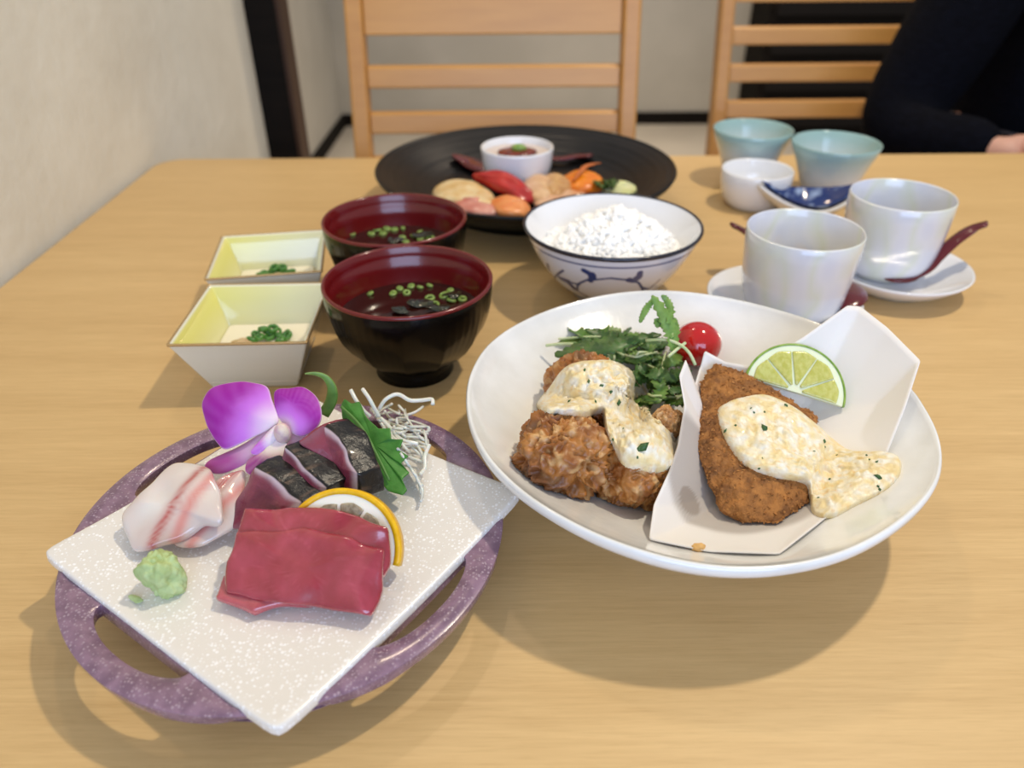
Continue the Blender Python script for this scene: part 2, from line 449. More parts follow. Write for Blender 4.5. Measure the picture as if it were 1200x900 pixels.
def arm(J, E_, tagn, sh, el, wr, fwd, side, rk=1.0, hand=True):
    J['sh' + tagn] = (sh, .058 * rk); J['el' + tagn] = (el, .042 * rk); J['wr' + tagn] = (wr, (.026 * rk, .022 * rk))
    E_ += [('chest', 'sh' + tagn), ('sh' + tagn, 'el' + tagn), ('el' + tagn, 'wr' + tagn)]
    if not hand: return
    f = Vector(fwd).normalized(); s = Vector(side).normalized(); w0 = Vector(wr)
    pm = w0 + f * .045; J['pm' + tagn] = (pm, (.030, .013)); E_.append(('wr' + tagn, 'pm' + tagn))
    kn = w0 + f * .08
    for i, (off, L) in enumerate(((-.027, .065), (-.009, .075), (.009, .070), (.027, .055))):
        a = kn + s * off; b = a + f * L * .5 + Vector((0, 0, .002)); c_ = a + f * L - Vector((0, 0, .006))
        for q, (p, r_) in enumerate(((a, .0095), (b, .0085), (c_, .0070))):
            J['f%s%d%d' % (tagn, i, q)] = (p, r_)
        E_ += [('pm' + tagn, 'f%s%d0' % (tagn, i)), ('f%s%d0' % (tagn, i), 'f%s%d1' % (tagn, i)), ('f%s%d1' % (tagn, i), 'f%s%d2' % (tagn, i))]
    th1 = w0 + f * .035 - s * .032; th2 = w0 + f * .065 - s * .05
    J['t%s1' % tagn] = (th1, .011); J['t%s2' % tagn] = (th2, .008)
    E_ += [('pm' + tagn, 't%s1' % tagn), ('t%s1' % tagn, 't%s2' % tagn)]
SHR, ELR, WRR = (.81, 1.40, .27), (.612, 1.27, -.050), (.690, 1.080, -.018)
SHL, ELL, WRL = (1.13, 1.40, .27), (1.24, 1.26, -.035), (1.12, 1.080, -.018)
arm(J, E_, 'r', SHR, ELR, WRR, (.9, -.1, .1), (.1, .9, 0), .8); arm(J, E_, 'l', SHL, ELL, WRL, (-.9, -.1, .1), (.1, .9, 0), .8)
LEGS = {}
for tg, sx in (('r', -1), ('l', 1)):
    pts = [('hip', (PX + sx * .095, 1.42, -.175), .085), ('knee', (PX + sx * .10, 1.02, -.19), .058), ('ankle', (PX + sx * .10, 1.06, FZ + .09), .04)]
    pr_ = 'pelvis'
    for nme, p, r_ in pts:
        J[nme + tg] = (p, r_); E_.append((pr_, nme + tg)); pr_ = nme + tg; LEGS[nme + tg] = (p, r_ * 1.12)
    J['toe' + tg] = ((PX + sx * .11, .90, FZ + .04), (.042, .036)); E_.append((pr_, 'toe' + tg))
skinmesh('body', J, E_, M['skin'], pr)
Js = {'waist': ((PX, 1.44, -.02), (.150, .115)), 'hem': ((PX, 1.44, -.17), (.165, .13)), 'chest': ((PX, 1.42, .19), (.165, .125)), 'neckb': ((PX, 1.405, .325), (.085, .075)), 'collar': ((PX, 1.40, .365), (.062, .060))}
Es = [('waist', 'hem'), ('waist', 'chest'), ('chest', 'neckb'), ('neckb', 'collar')]
arm(Js, Es, 'r', SHR, ELR, WRR, (0, 0, 0), (0, 0, 0), 1.62, False); arm(Js, Es, 'l', SHL, ELL, WRL, (0, 0, 0), (0, 0, 0), 1.5, False)
skinmesh('sweater', Js, Es, M['navy'], pr)
Jt = {'pelvis': ((PX, 1.44, -.165), (.15, .12)), **LEGS}
Et = [('pelvis', 'hipr'), ('hipr', 'kneer'), ('kneer', 'ankler'), ('pelvis', 'hipl'), ('hipl', 'kneel'), ('kneel', 'anklel')]
skinmesh('trousers', Jt, Et, M['trouser'], pr)
v, f = ball_geo((PX, 1.40, .575), .10, 3, (.92, 1.06, 1.0), lambda d: (.0 if d.y > -.35 or d.z > .45 else -.22))
build('hair', v, f, M['hair'], pr)
M['eye'] = mat('eye', (30, 24, 22), .2)
for sx in (-1, 1):
    v, f = ball_geo((PX + sx * .03, 1.305, .535), .010, 2); build('eye', v, f, M['eye'], pr)
v, f = ball_geo((PX, 1.292, .505), .014, 2, (.8, 1, 1.4)); build('nose', v, f, M['skin'], pr)
M['lip'] = mat('lip', (160, 90, 84), .4)
v, f = ball_geo((PX, 1.305, .468), .018, 2, (1.2, .6, .35)); build('mouth', v, f, M['lip'], pr)
for sx in (-1, 1):
    v, f = ball_geo((PX + sx * .082, 1.39, .53), .022, 2, (.4, .8, 1.3)); build('ear', v, f, M['skin'], pr)
st = empty('stool', (PX, 1.45, FZ)); tag(st, 'beech stool under the seated person', 'stool')
lathe('seat', [(0, .0), (.16, 0), (.168, -.008), (.168, -.022), (.16, -.03), (0, -.03)], (PX, 1.46, -.268), M['chair_h'], st, 48)
for a in (45, 135, 225, 315):
    x, y = PX + .11 * math.cos(R(a)), 1.46 + .11 * math.sin(R(a))
    v, f = tube_geo([(x, y, -.297), (PX + .15 * math.cos(R(a)), 1.46 + .15 * math.sin(R(a)), FZ)], [.017, .014], 12); build('leg', v, f, M['chair'], st)

# ================================================================== SASHIMI PLATE
SC = Vector((-.110, .286, 0)); SROT = R(10.3); SH = .1175; SR = .1075; RCN = Vector((-.0025, .002, 0))
M['glaze_white'] = speckle('glaze_white', (228, 223, 214), (250, 249, 247), 620, .52, .3, .3)
M['glaze_purple'] = speckle('glaze_purple', (116, 88, 108), (160, 138, 152), 700, .5, .25, .3, var=(140, 110, 130))
sp = empty('sashimi_plate', SC); tag(sp, 'square white speckled plate joined to a purple ring with four handle slots', 'plate')
AP = SH / math.sqrt(2)
def sqr(th):                                   # radius of the square at an angle (diamond with a corner at SROT)
    a = (th - SROT) % (PI / 2) - PI / 4
    return AP / math.cos(a)
NR = 360
# square centre: rounded square grid, dished, corners turned up
def sqz(x, y):
    r = math.hypot(x, y) / SH; return .0275 + .0075 * r ** 2.2
vs, fs = [], []; G = 36
for j in range(G + 1):
    for i in range(G + 1):
        u, w_ = 2 * i / G - 1, 2 * j / G - 1
        edge = 1 - .012 * (1 - abs(u * w_)) * 0
        k = .018 * (max(0, abs(u) + abs(w_) - 1.9) / .10) ** 2
        x0, y0 = u * AP * (1 - k * .9), w_ * AP * (1 - k * .9)
        a = SROT + PI / 4
        x, y = x0 * math.cos(a) - y0 * math.sin(a), x0 * math.sin(a) + y0 * math.cos(a)
        vs.append(SC + Vector((x, y, sqz(x, y))))
for j in range(G):
    for i in range(G):
        q = j * (G + 1) + i; fs.append((q, q + 1, q + G + 2, q + G + 1))
build('plate_center', vs, fs, M['glaze_white'], sp, key='plate', mods=(SOL(.0055), ('BEVEL', dict(width=.0015, segments=3, limit_method='ANGLE', angle_limit=R(50)))))
# purple ring with four slots
A, B_, Cc, D = [], [], [], []
for i in range(NR):
    th = 2 * PI * i / NR
    s_ = sqr(th); side = ((th - SROT) % (PI / 2)) - PI / 4        # 0 at the middle of a side
    half = .36
    inner = min(s_ - .008, SR - .006)
    gap = max(SR - s_, .004)
    w_ = max(0, 1 - (abs(side) / half) ** 2.6) ** .5 if abs(side) < half else 0
    lo_ = min(s_ + .0006, SR - .005)
    ri = lo_; ro = lo_ + (gap * .50) * w_
    if w_ == 0: ro = ri
    A.append((inner, th)); B_.append((ri, th)); Cc.append((ro, th)); D.append((SR + .0004 * math.sin(3 * th), th))
vs, fs = [], []
def put(r, th, z): vs.append(SC + RCN * sst(.07, .10, r) + Vector((r * math.cos(th), r * math.sin(th), z))); return len(vs) - 1
rows = []
ZR = .0292
for i in range(NR):
    a = put(*A[i], ZR - .001); b = put(*B_[i], ZR); c = b if Cc[i][0] - B_[i][0] < 1e-6 else put(*Cc[i], ZR)
    r0, r1, th = Cc[i][0], D[i][0], D[i][1]
    d1 = put(r0 + (r1 - r0) * .5, th, ZR + .0016); d2 = put(r1, th, ZR + .0004)
    rows.append((a, b, c, d1, d2))
for i in range(NR):
    p, q = rows[i], rows[(i + 1) % NR]
    fs.append((p[0], p[1], q[1], q[0]))
    for e in (2, 3):
        fs.append((p[e], p[e + 1], q[e + 1], q[e]))
build('purple_ring', vs, fs, M['glaze_purple'], sp, mods=(SOL(.0075), ('BEVEL', dict(width=.0026, segments=3, limit_method='ANGLE', angle_limit=R(60)))))
lathe('foot', [(.048, .0), (.055, .0), (.060, .022), (.050, .023), (.044, .020), (.048, 0)], SC, M['glaze_purple'], sp)

PT = bvh(['plate'])
def onp(px, py, lift): return onto(px, py, PT, 0) if lift == 0 else at(px, py, lift)

# tuna
M['tuna'] = mat('tuna_flesh', vcol=True, rough=.16, col2=(230, 205, 205), scale=(120, 120, 120), sss=.35, ssr=(1, .25, .2), spec=.8, coat=.9, bump=.25, bscale=(160, 160, 160), bdist=.0008)
TA, TB = lin((152, 26, 48)), lin((190, 74, 94))
def tcol(s, u, sd, v):
    q = noise.noise(v * 55) * .5 + noise.noise(v * 160) * .25; line = abs(math.sin((v.x * .9 + v.y * .5 + .012 * noise.noise(v * 40)) * 330))
    return mixc(TA, TB, .35 + q + (.25 if line < .10 else 0))
TG = 'tuna slices on the sashimi plate'
tf = [at(280, 624, .052), at(330, 621, .053), at(372, 622, .054), at(415, 631, .054), at(452, 645, .053), at(449, 690, .042), at(435, 723, .035), at(380, 714, .035), at(313, 706, .035), at(268, 693, .036), at(267, 660, .043)]
o = pillow('tuna_slice', tf, .009, M['tuna'], k=5, n=110, rings=14, colf=tcol, amp=.0016, nscale=70, seed=1)
tag(o, 'red tuna slice, front one with its broad face showing, leaning on another', 'sashimi', TG)
tb_ = [p + Vector((.001, .0105, .0035)) for p in tf]
o = pillow('tuna_slice', tb_, .008, M['tuna'], k=5, n=110, rings=12, colf=tcol, amp=.0016, nscale=70, seed=2)
tag(o, 'red tuna slice, rear one with only its top edge showing', 'sashimi', TG)
t3 = [at(262, 676, .036), at(252, 702, .034), at(270, 708, .0335), at(297, 718, .0335), at(330, 712, .0335), at(400, 706, .034), at(410, 690, .034), at(300, 668, .037)]
o = pillow('tuna_slice', t3, .006, M['tuna'], k=4, n=90, rings=10, colf=lambda s, u, sd, v: mixc(tcol(s, u, sd, v), lin((215, 120, 125)), .4), amp=.0012, nscale=80, seed=3)
tag(o, 'red tuna slice lying underneath with its thin pale tail sticking out', 'sashimi', TG)

# sea bream
M['bream'] = mat('bream_flesh', vcol=True, rough=.2, sss=.5, ssr=(1, .7, .6), coat=.9, bump=.3, bscale=(90, 90, 90), bdist=.0012)
def breamcol(band, ang, wid):
    c0 = Vector(band); d = Vector((math.cos(ang), math.sin(ang), 0))
    def f(s, u, sd, v):
        w_ = noise.noise(v * 90) * .0012
        t = (v - c0).dot(d) + w_
        base = mixc(lin((226, 220, 212)), lin((212, 196, 188)), .5 + noise.noise(v * 60))
        pk = lin((212, 120, 112)); rd = lin((178, 62, 60))
        fib = .5 + .5 * math.sin(v.dot(Vector((-d.y, d.x, 0))) * 2600)
        g = math.exp(-(t / wid) ** 2)
        g2 = math.exp(-((t - wid * 3.1) / (wid * 1.1)) ** 2)
        return mixc(mixc(base, rd, g * (.55 + .35 * fib)), pk, g2 * .75)
    return f
BG = 'sea bream slices on the sashimi plate'
b1 = [at(146, 606, .040), at(156, 589, .044), at(180, 566, .047), at(205, 545, .049), at(237, 546, .050), at(254, 560, .050), at(262, 607, .046), at(240, 618, .042), at(215, 630, .039), at(185, 640, .037), at(160, 646, .0345), at(151, 630, .036)]
bc = at(217, 580, .047)
o = pillow('sea_bream_slice', b1, .0075, M['bream'], k=3.2, n=110, rings=16, smooth=True, bulge=.0015, power=1.6, colf=breamcol(bc, R(-18), .0028), amp=.0015, nscale=80, seed=4)
tag(o, 'pale translucent sea bream slice with a red stripe, draped on top', 'sashimi', BG)
b2 = [at(240, 580, .044), at(258, 562, .046), at(276, 553, .046), at(287, 556, .046), at(279, 600, .040), at(270, 620, .037), at(236, 638, .0345), at(204, 638, .0345), at(215, 615, .038)]
o = pillow('sea_bream_slice', b2, .006, M['bream'], k=3, n=100, rings=12, smooth=True, power=1.6, colf=breamcol(at(268, 575, .04), R(-30), .003), amp=.0014, nscale=80, seed=5)
tag(o, 'pinkish sea bream slice tucked under the red-striped one', 'sashimi', BG)

# seared bonito
M['bonito'] = mat('bonito', vcol=True, rough=.3, sss=.2, coat=.3, bump=.7, bscale=(300, 300, 300), bdist=.001)
def bonito(face, vec, skin, label, seed):
    vec = Vector(vec)
    pk = lin((140, 62, 78)); wh = lin((188, 170, 176)); bk = lin((9, 8, 8)); rd = lin((122, 34, 44))
    def col(s, u, sd, v):
        inskin = any(a <= u <= b for a, b in skin)
        edge = .035
        if s > .93 or sd < 0:
            if inskin or sd < 0:
                g = noise.noise(v * 420)
                return mixc(bk, lin((96, 74, 58)), sst(.25, .55, g) * .8)
            return mixc(rd, pk, .5 + noise.noise(v * 100))
        base = mixc(pk, lin((112, 40, 62)), .5 + noise.noise(v * 90) + .4 * (s < .4))
        return mixc(base, wh, sst(.70, .93, s) * (1.0 if inskin else .15))
    off = [Vector(p) + vec * .5 for p in face]
    N = newell([p - off[0] for p in off]);
    if N.dot(EYEP - off[0]) < 0: N = -N
    H = -vec
    o = pillow('bonito_slice', off, 1, M['bonito'], k=9, n=120, rings=14, colf=col, vec=H, amp=.0013, nscale=110, seed=seed)
    return tag(o, label, 'sashimi', 'seared bonito slices on the sashimi plate')
bonito([at(297, 545, .062), at(320, 560, .060), at(354, 589, .054), at(345, 610, .046), at(300, 628, .037), at(266, 622, .036), at(272, 590, .044)], (.0105, .0125, -.002), [(0, .36)], 'seared bonito slice with a broad pink cut face beside the pale bream', 11)
bonito([at(331, 524, .066), at(345, 535, .064), at(382, 572, .056), at(376, 592, .046), at(340, 600, .036), at(318, 570, .046)], (.011, .012, -.002), [(0, .42)], 'seared bonito slice, middle one showing mostly charred skin', 12)
bonito([at(347, 517, .066), at(362, 506, .070), at(377, 497, .072), at(398, 512, .069), at(418, 556, .060), at(421, 584, .048), at(396, 582, .042), at(366, 545, .052)], (.0115, .0100, -.003), [(.15, .72)], 'seared bonito slice, tallest one against the green leaf', 13)

# citrus slices
def citrus(name, label, c, right, up, r, th, rind, pith, pulp, half=True, nseg=5, ri=.90, so=.78, gap=.035):
    c = Vector(c); rx = Vector(right).normalized(); n = rx.cross(Vector(up)).normalized(); uy = n.cross(rx).normalized()
    if n.dot(EYEP - c) < 0: n = -n
    T = empty(name, c - n * th); tag(T, label, 'citrus')
    a0, a1 = (0, PI) if half else (0, 2 * PI)
    K = 40
    pt = lambda rr, a, h: c + rx * rr * math.cos(a) + uy * rr * math.sin(a) + n * h
    def ringgeo(ri, ro, h0, h1, e=.0004):
        vs, fs = [], []
        for i in range(K + 1):
            a = a0 + (a1 - a0) * i / K
            for rr, h in ((ri, h0), (ri, h1), (ro - e, h1), (ro, h1 - e), (ro, h0 + e), (ro - e, h0)): vs.append(pt(rr, a, h))
        for i in range(K):
            for k in range(6): fs.append((i * 6 + k, i * 6 + (k + 1) % 6, i * 6 + 6 + (k + 1) % 6, i * 6 + 6 + k))
        fs.append(tuple(range(5, -1, -1))); fs.append(tuple(range(K * 6, K * 6 + 6)))
        return vs, fs
    v, f = ringgeo(r * ri, r, -th, 0); build('rind', v, f, rind, T)
    v, f = ringgeo(.0001, r * (ri + .01), -th + .0002, -.0003); build('pith', v, f, pith, T, smooth=False)
    span = (a1 - a0) / nseg
    for q in range(nseg):
        b0, b1 = a0 + q * span + gap, a0 + (q + 1) * span - gap
        out = []
        for i in range(9): a = b0 + (b1 - b0) * i / 8; out.append(pt(r * (so - .04 * abs(i - 4) / 4), a, .0))
        out.append(pt(r * .15, (b0 + b1) / 2 + .15, 0)); out.append(pt(r * .15, (b0 + b1) / 2 - .15, 0))
        vs, fs, inf = pillow_geo(out, .0016, k=4, n=48, rings=5, nrm=n)
        build('segment', vs, fs, pulp, T)
    return T
M['lemon_rind'] = mat('lemon_rind', (240, 188, 16), .35, (226, 170, 10), (300, 300, 300), bump=.3, bscale=(500, 500, 500), bdist=.0005)
M['lime_rind'] = mat('lime_rind', (112, 150, 48), .35, (150, 178, 80), (200, 200, 200), bump=.3, bscale=(500, 500, 500), bdist=.0005)
M['pith'] = mat('pith', (240, 232, 214), .6, sss=.2)
M['lime_pith'] = mat('lime_pith', (228, 234, 200), .5, sss=.2)
M['lemon_pulp'] = mat('lemon_pulp', (138, 122, 98), .15, (182, 168, 142), (500, 500, 120), coat=.5, sss=.3, trans=.25, bump=.4, bscale=(700, 700, 200), bdist=.0006)
M['lime_pulp'] = mat('lime_pulp', (196, 194, 92), .15, (216, 214, 128), (400, 400, 120), coat=.5, sss=.3, trans=.15, bump=.3, bscale=(600, 600, 200), bdist=.0006)
lc = at(398, 645, .044); le = at(467, 664, .040)
citrus('lemon_slice', 'yellow lemon half slice propped behind the red tuna', lc, le - lc, at(425, 583, .062) - lc, (le - lc).length, .0075, M['lemon_rind'], M['pith'], M['lemon_pulp'])

# wasabi
M['wasabi'] = mat('wasabi', (192, 208, 148), .6, (168, 188, 122), (150, 150, 150), bump=.6, bscale=(260, 260, 260), bdist=.0012)
wc = at(193, 694, .031)
def wd(d):
    return .35 * noise.noise(d * 1.4 + Vector((3, 1, 2))) + .22 * abs(noise.noise(d * 3.2)) + .06 * noise.noise(d * 9) - .10 * (1 - abs(d.z)) + .12 * max(0, d.z)
v, f = ball_geo(wc + Vector((.0005, .003, .0075)),   .0094, 5, (.92, .85, 1.3), wd)
tag(build('wasabi_mound', v, f, M['wasabi']), 'small green mound of wasabi on the speckled plate', 'wasabi')
v, f, _ = pillow_geo([at(x, y, .0318) for x, y in ((150, 698), (157, 697), (165, 700), (168, 704), (160, 707), (153, 703))], .0016, k=2, n=24, rings=5, smooth=True, amp=.0004, nscale=300)
tag(build('wasabi_smear', v, f, M['wasabi']), 'tiny dab of wasabi smeared beside the mound', 'wasabi')

# shiso leaf
M['shiso'] = mat('shiso', (56, 116, 38), .45, (76, 140, 54), (120, 120, 120), bump=.5, bscale=(300, 300, 300), bdist=.0006, sss=.1)
lp = [(385, 530, .045), (378, 500, .054), (377, 483, .058), (381, 475, .061), (390, 481, .060), (399, 478, .061), (401, 488, .059), (408, 499, .057), (421, 512, .055), (436, 511, .056), (436, 524, .053), (451, 524, .053), (446, 537, .050), (456, 544, .049), (446, 553, .047), (457, 564, .044), (449, 573, .043), (455, 585, .040), (449, 592, .039), (430, 585, .040), (408, 560, .043)]
sl = pillow('shiso_leaf', [at(*p) + Vector((.009, .008, -.001)) for p in lp], .0012, M['shiso'], k=8, n=170, rings=7, amp=.0007, nscale=120, seed=8)
tag(sl, 'green serrated shiso leaf standing behind the seared bonito', 'leaf')
v, f = tube_geo(cat([at(384, 486, .0585) + Vector((.006, .008, -.0004)), at(410, 515, .0545) + Vector((.006, .008, 0)), at(440, 575, .043) + Vector((.006, .008, 0))], 12), [.0009] * 8 + [.0007] * 4, 6)
build('midrib', v, f, mat('midrib', (96, 142, 70), .5), sl)
v, f = tube_geo(cat([at(379, 486, .055), at(388, 470, .062), at(389, 455, .070), at(382, 443, .076), at(370, 438, .079), at(357, 438, .080)], 24), [.0032 - .0028 * abs(i / 23 - .28) / .72 if i / 23 > .28 else .0032 for i in range(24)], 8, .3, Vector((0, -1, .2)))
tag(build('green_sprig', v, f, mat('sprig', (112, 150, 70), .45, (92, 132, 56), (200, 200, 200), sss=.2)), 'thin curling green sprig above the orchid', 'garnish')

# daikon shreds
M['daikon'] = mat('daikon', (236, 234, 220), .2, coat=.4, sss=.3, trans=.12)
gs = []
rd = random.Random(5)
for i in range(58):
    x0, y0 = rd.uniform(405, 470), rd.uniform(480, 520); L = rd.uniform(30, 80); a = rd.uniform(-.3, 1.9)
    pts = []
    for k in range(5):
        t = k / 4
        px = x0 + math.cos(a) * L * t + rd.uniform(-8, 8); py = y0 + math.sin(a) * L * t + rd.uniform(-6, 6)
        px = min(max(px, 436 + (py - 480) * .66), 505 - (py - 470) * .1); py = min(py, 588)
        zz = .033 + rd.random() ** 1.5 * .016 * max(.1, 1 - ((px - 445) / 60) ** 2) * max(.1, 1 - ((py - 520) / 70) ** 2) * 1.2
        pts.append(at(px, py, max(zz, .034)))
    gs.append(tube_geo(cat(pts, 18), .00085, 6))
for pts in ([(411, 457, .062), (418, 470, .058), (427, 482, .053), (434, 488, .050)], [(425, 456, .062), (432, 466, .060), (438, 477, .055), (444, 488, .049)],
            [(444, 480, .050), (452, 468, .056), (466, 462, .058), (480, 469, .056), (494, 469, .056), (506, 468, .057), (507, 474, .056)],
            [(446, 490, .048), (456, 500, .045), (470, 515, .042), (490, 520, .039)], [(503, 521, .041), (498, 535, .038), (498, 548, .0355), (492, 556, .035)]):
    gs.append(tube_geo(cat([at(*p) for p in pts], 26), .0012, 8))
v, f = join(gs)
tag(build('daikon_shreds', v, f, M['daikon']), 'tangle of white shredded daikon behind the shiso leaf', 'garnish', kind='stuff')

# orchid
M['petal'] = mat('petal', vcol=True, rough=.5, sss=.25, ssr=(1, .3, .8), bump=.2, bscale=(30, 300, 300), bdist=.0005)
oc = at(331, 508, .060); on = Vector((-.1, -.62, .78)).normalized()
orc = empty('orchid_flower', at(331, 520, .045)); tag(orc, 'magenta and white orchid bloom laid on the sashimi plate', 'flower')
PU, LI, WH, PM = lin((150, 12, 150)), lin((196, 110, 214)), lin((234, 214, 226)), lin((166, 70, 140))
def petal(name, pts, dz, inner, outer, mid, base, bul):
    P = [onplane(x, y, oc + on * dz, on) for x, y in pts]
    b = onplane(*base, oc + on * dz, on)
    L = max((p - b).length for p in P)
    def col(s, u, sd, v):
        t = (v - b).length / L + .05 * noise.noise(v * 120)
        st = .5 + .5 * math.sin(math.atan2((v - b).z, (v - b).x) * 42)
        c_ = mixc(inner, mid, sst(.12, .45, t)); c_ = mixc(c_, outer, sst(.40, .72, t) * (.86 + .14 * st))
        return mixc(c_, inner, sst(.955, 1.0, s) * .55)
    return pillow(name, P, .0011, M['petal'], orc, k=8, n=96, rings=10, smooth=True, colf=col, bulge=bul, nrm=on, amp=.0009, nscale=75, seed=len(pts))
petal('petal', [(237, 478), (241, 464), (250, 454), (266, 449), (290, 448), (313, 452), (319, 468), (327, 492), (318, 502), (300, 511), (268, 526), (254, 519), (244, 502)], .003, WH, PU, LI, (331, 505), .005)
petal('petal', [(321, 463), (326, 456), (340, 455), (356, 454), (372, 467), (377, 487), (370, 502), (354, 512), (338, 503), (325, 486)], .002, WH, PU, LI, (331, 507), .004)
petal('sepal', [(326, 500), (305, 510), (275, 526), (247, 540), (241, 551), (262, 555), (288, 543), (306, 528), (322, 512)], -.002, WH, PM, mixc(WH, PM, .5), (331, 505), .002)
petal('sepal', [(332, 505), (345, 508), (362, 514), (366, 530), (352, 540), (338, 530)], -.004, WH, WH, mixc(WH, PM, .2), (331, 505), .002)
petal('lip', [(322, 508), (333, 512), (338, 530), (328, 545), (308, 552), (296, 558), (287, 552), (290, 540), (302, 532), (314, 520)], .004, WH, PM, mixc(WH, lin((226, 214, 160)), .5), (330, 506), .003)
petal('sepal', [(326, 498), (320, 500), (305, 515), (294, 530), (303, 533), (318, 522), (328, 508)], .006, WH, LI, WH, (331, 505), .002)
v, f = ball_geo(onplane(331, 508, oc + on * .006, on), .0048, 3, (.9, .9, 1.3)); build('column', v, f, mat('column', (226, 210, 190), .4, (206, 170, 180), (200, 200, 200), sss=.2), orc)

# ================================================================== LARGE WHITE BOWL AND ITS FOOD
BC = Vector((.100, .361, 0)); BR = .128; BZ = .058
M['bowlglaze'] = mat('bowl_glaze', (238, 238, 235), .16, (224, 223, 218), (24, 24, 24), coat=.5, bump=.25, bscale=(70, 70, 70), bdist=.0015)
def brad(a, r, z):
    k = sst(.05, .128, r)
    return 1 + k * (-.020 * math.cos(2 * a) + .022 * math.exp(-((a - 2 * PI + R(28)) / .35) ** 2) + .006 * math.sin(3 * a + 1) + .003 * noise.noise(Vector((math.cos(a), math.sin(a), z * 10)) * 4))
def bzf(a, r, z): return sst(.07, .128, r) * (.0012 * math.sin(2 * a + .6) + .001 * math.sin(5 * a))
def binner(r): return .0135 + (BZ - .0135) * (r / BR) ** 2.1
inner = [(0, .0135)] + [(BR * .985 * i / 16, binner(BR * .985 * i / 16)) for i in range(1, 17)]
rimp = [(BR * .994, BZ + .0008), (BR * 1.004, BZ + .0006), (BR * 1.010, BZ - .0012), (BR * 1.008, BZ - .0040)]
outer = [(BR * t, binner(BR * t) - .0075) for t in (.97, .90, .82, .74, .66, .58, .50)] + [(.058, .004), (.057, 0), (.050, 0), (.049, .005), (0, .005)]
big = lathe('serving_bowl', inner + rimp + outer, BC, M['bowlglaze'], n=160, rad=brad, zf=bzf, key='bowl')
tag(big, 'large shallow white bowl holding fried chicken and fried fish', 'bowl')
BT = bvh(['bowl'])
def ob(px, py, lift=0.0): return onto(px, py, BT, lift)
def bowl_z(x, y):
    h = BT.ray_cast(Vector((x, y, .3)), Vector((0, 0, -1))); return h[0].z if h[0] else 0

# tiny dark iron specks in the glaze would be colour only: left to the material
# --- folded paper sheet
M['paper'] = mat('tempura_paper', (232, 228, 222), .8, (226, 221, 214), (30, 30, 30), bump=.15, bscale=(200, 200, 200), bdist=.0005, sss=.1)
pp = [(804, 422, .074), (797, 440, .071), (803, 475, .062), (795, 522, .054), (785, 552, .051), (767, 592, .047), (761, 634, 0), (830, 648, 0), (912, 651, 0), (975, 602, 0), (1037, 537, 0), (1060, 478, .060), (1078, 422, .074), (1040, 384, .080), (1008, 359, .084), (994, 358, .084), (945, 393, .072), (884, 430, .056), (850, 424, .055), (826, 411, .060), (821, 430, .052), (815, 450, .050)]
po = []
for x, y, z in pp:
    q = ob(x, y, .0014); qq = at(x, y, z) if z else q
    po.append(qq if (z and qq.z > bowl_z(qq.x, qq.y) + .0014) else q)
pc = ob(893, 545, .002)
P_ = linear(po, 300); vs, fs = [], []
def paperpt(p, s):
    d = p - pc; x, y = pc.x + d.x * s, pc.y + d.y * s
    z = pc.z + d.z * s ** 2.4
    z += .0012 * noise.noise(Vector((x, y, 0)) * 45) * (1 - s)
    return Vector((x, y, max(z, bowl_z(x, y) + .0014)))
vs.append(paperpt(pc, 0)); K = 44
for j in range(1, K + 1):
    for p in P_: vs.append(paperpt(p, j / K))
n = len(P_)
for i in range(n):
    fs.append((0, 1 + i, 1 + (i + 1) % n))
    for j in range(K - 1):
        a = 1 + j * n; fs.append((a + i, a + n + i, a + n + (i + 1) % n, a + (i + 1) % n))
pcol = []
REG['paper0'] = (vs, fs); PT0 = bvh(['paper0']); st1 = onto(807, 588, PT0); grease_shade = onto(862, 585, PT0)
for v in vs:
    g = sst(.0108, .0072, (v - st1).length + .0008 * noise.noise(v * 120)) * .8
    dd = math.hypot((v.x - grease_shade.x) / 1.15, v.y - grease_shade.y) + .003 * noise.noise(v * 40)
    g2 = sst(.041, .035, dd) * .55  # broad patch: the fish's shade, with grease, painted into the paper colour
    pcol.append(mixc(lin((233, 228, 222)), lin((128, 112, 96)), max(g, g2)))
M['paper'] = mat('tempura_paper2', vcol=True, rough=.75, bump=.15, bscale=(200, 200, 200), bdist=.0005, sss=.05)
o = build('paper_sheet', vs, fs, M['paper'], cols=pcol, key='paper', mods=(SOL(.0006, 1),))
tag(o, 'folded white oil-stained paper sheet under the fried fish', 'paper')

# --- fried fish
M['crumb'] = mat('breadcrumb', (176, 118, 58), .75, (122, 78, 38), (130, 130, 130), bump=.9, bscale=(420, 420, 420), bdist=.0016)
fo = [(819, 480, .044), (822, 446, .050), (838, 430, .054), (870, 438, .053), (905, 459, .048), (955, 490, .040), (966, 530, .035), (951, 580, .032), (944, 592, .032), (926, 606, .032), (911, 619, .031), (868, 614, .031), (843, 594, .032), (828, 560, .035), (818, 526, .040)]
fp = [at(*p) for p in fo]
fc = sum(fp, Vector()) / len(fp)
fv, ff, finf = pillow_geo(fp, .015, k=2.6, n=200, rings=30, amp=.0012, nscale=140, seed=21, bulge=.003)
fv = [v + Vector((noise.noise(v * 600), noise.noise(v * 600 + Vector((7, 0, 0))), noise.noise(v * 600 + Vector((0, 7, 0))))) * .0011 + Vector((noise.noise(v * 230), 0, noise.noise(v * 230 + Vector((5, 5, 0))))) * .0010 for v in fv]
fv = [Vector((v.x, v.y, max(v.z, bowl_z(v.x, v.y) + .003))) for v in fv]
fish = build('fried_fish', fv, ff, M['crumb'], key='fish')
tag(fish, 'brown breadcrumbed fried fish fillet lying on the paper', 'fried fish')
rd = random.Random(3); gs = []
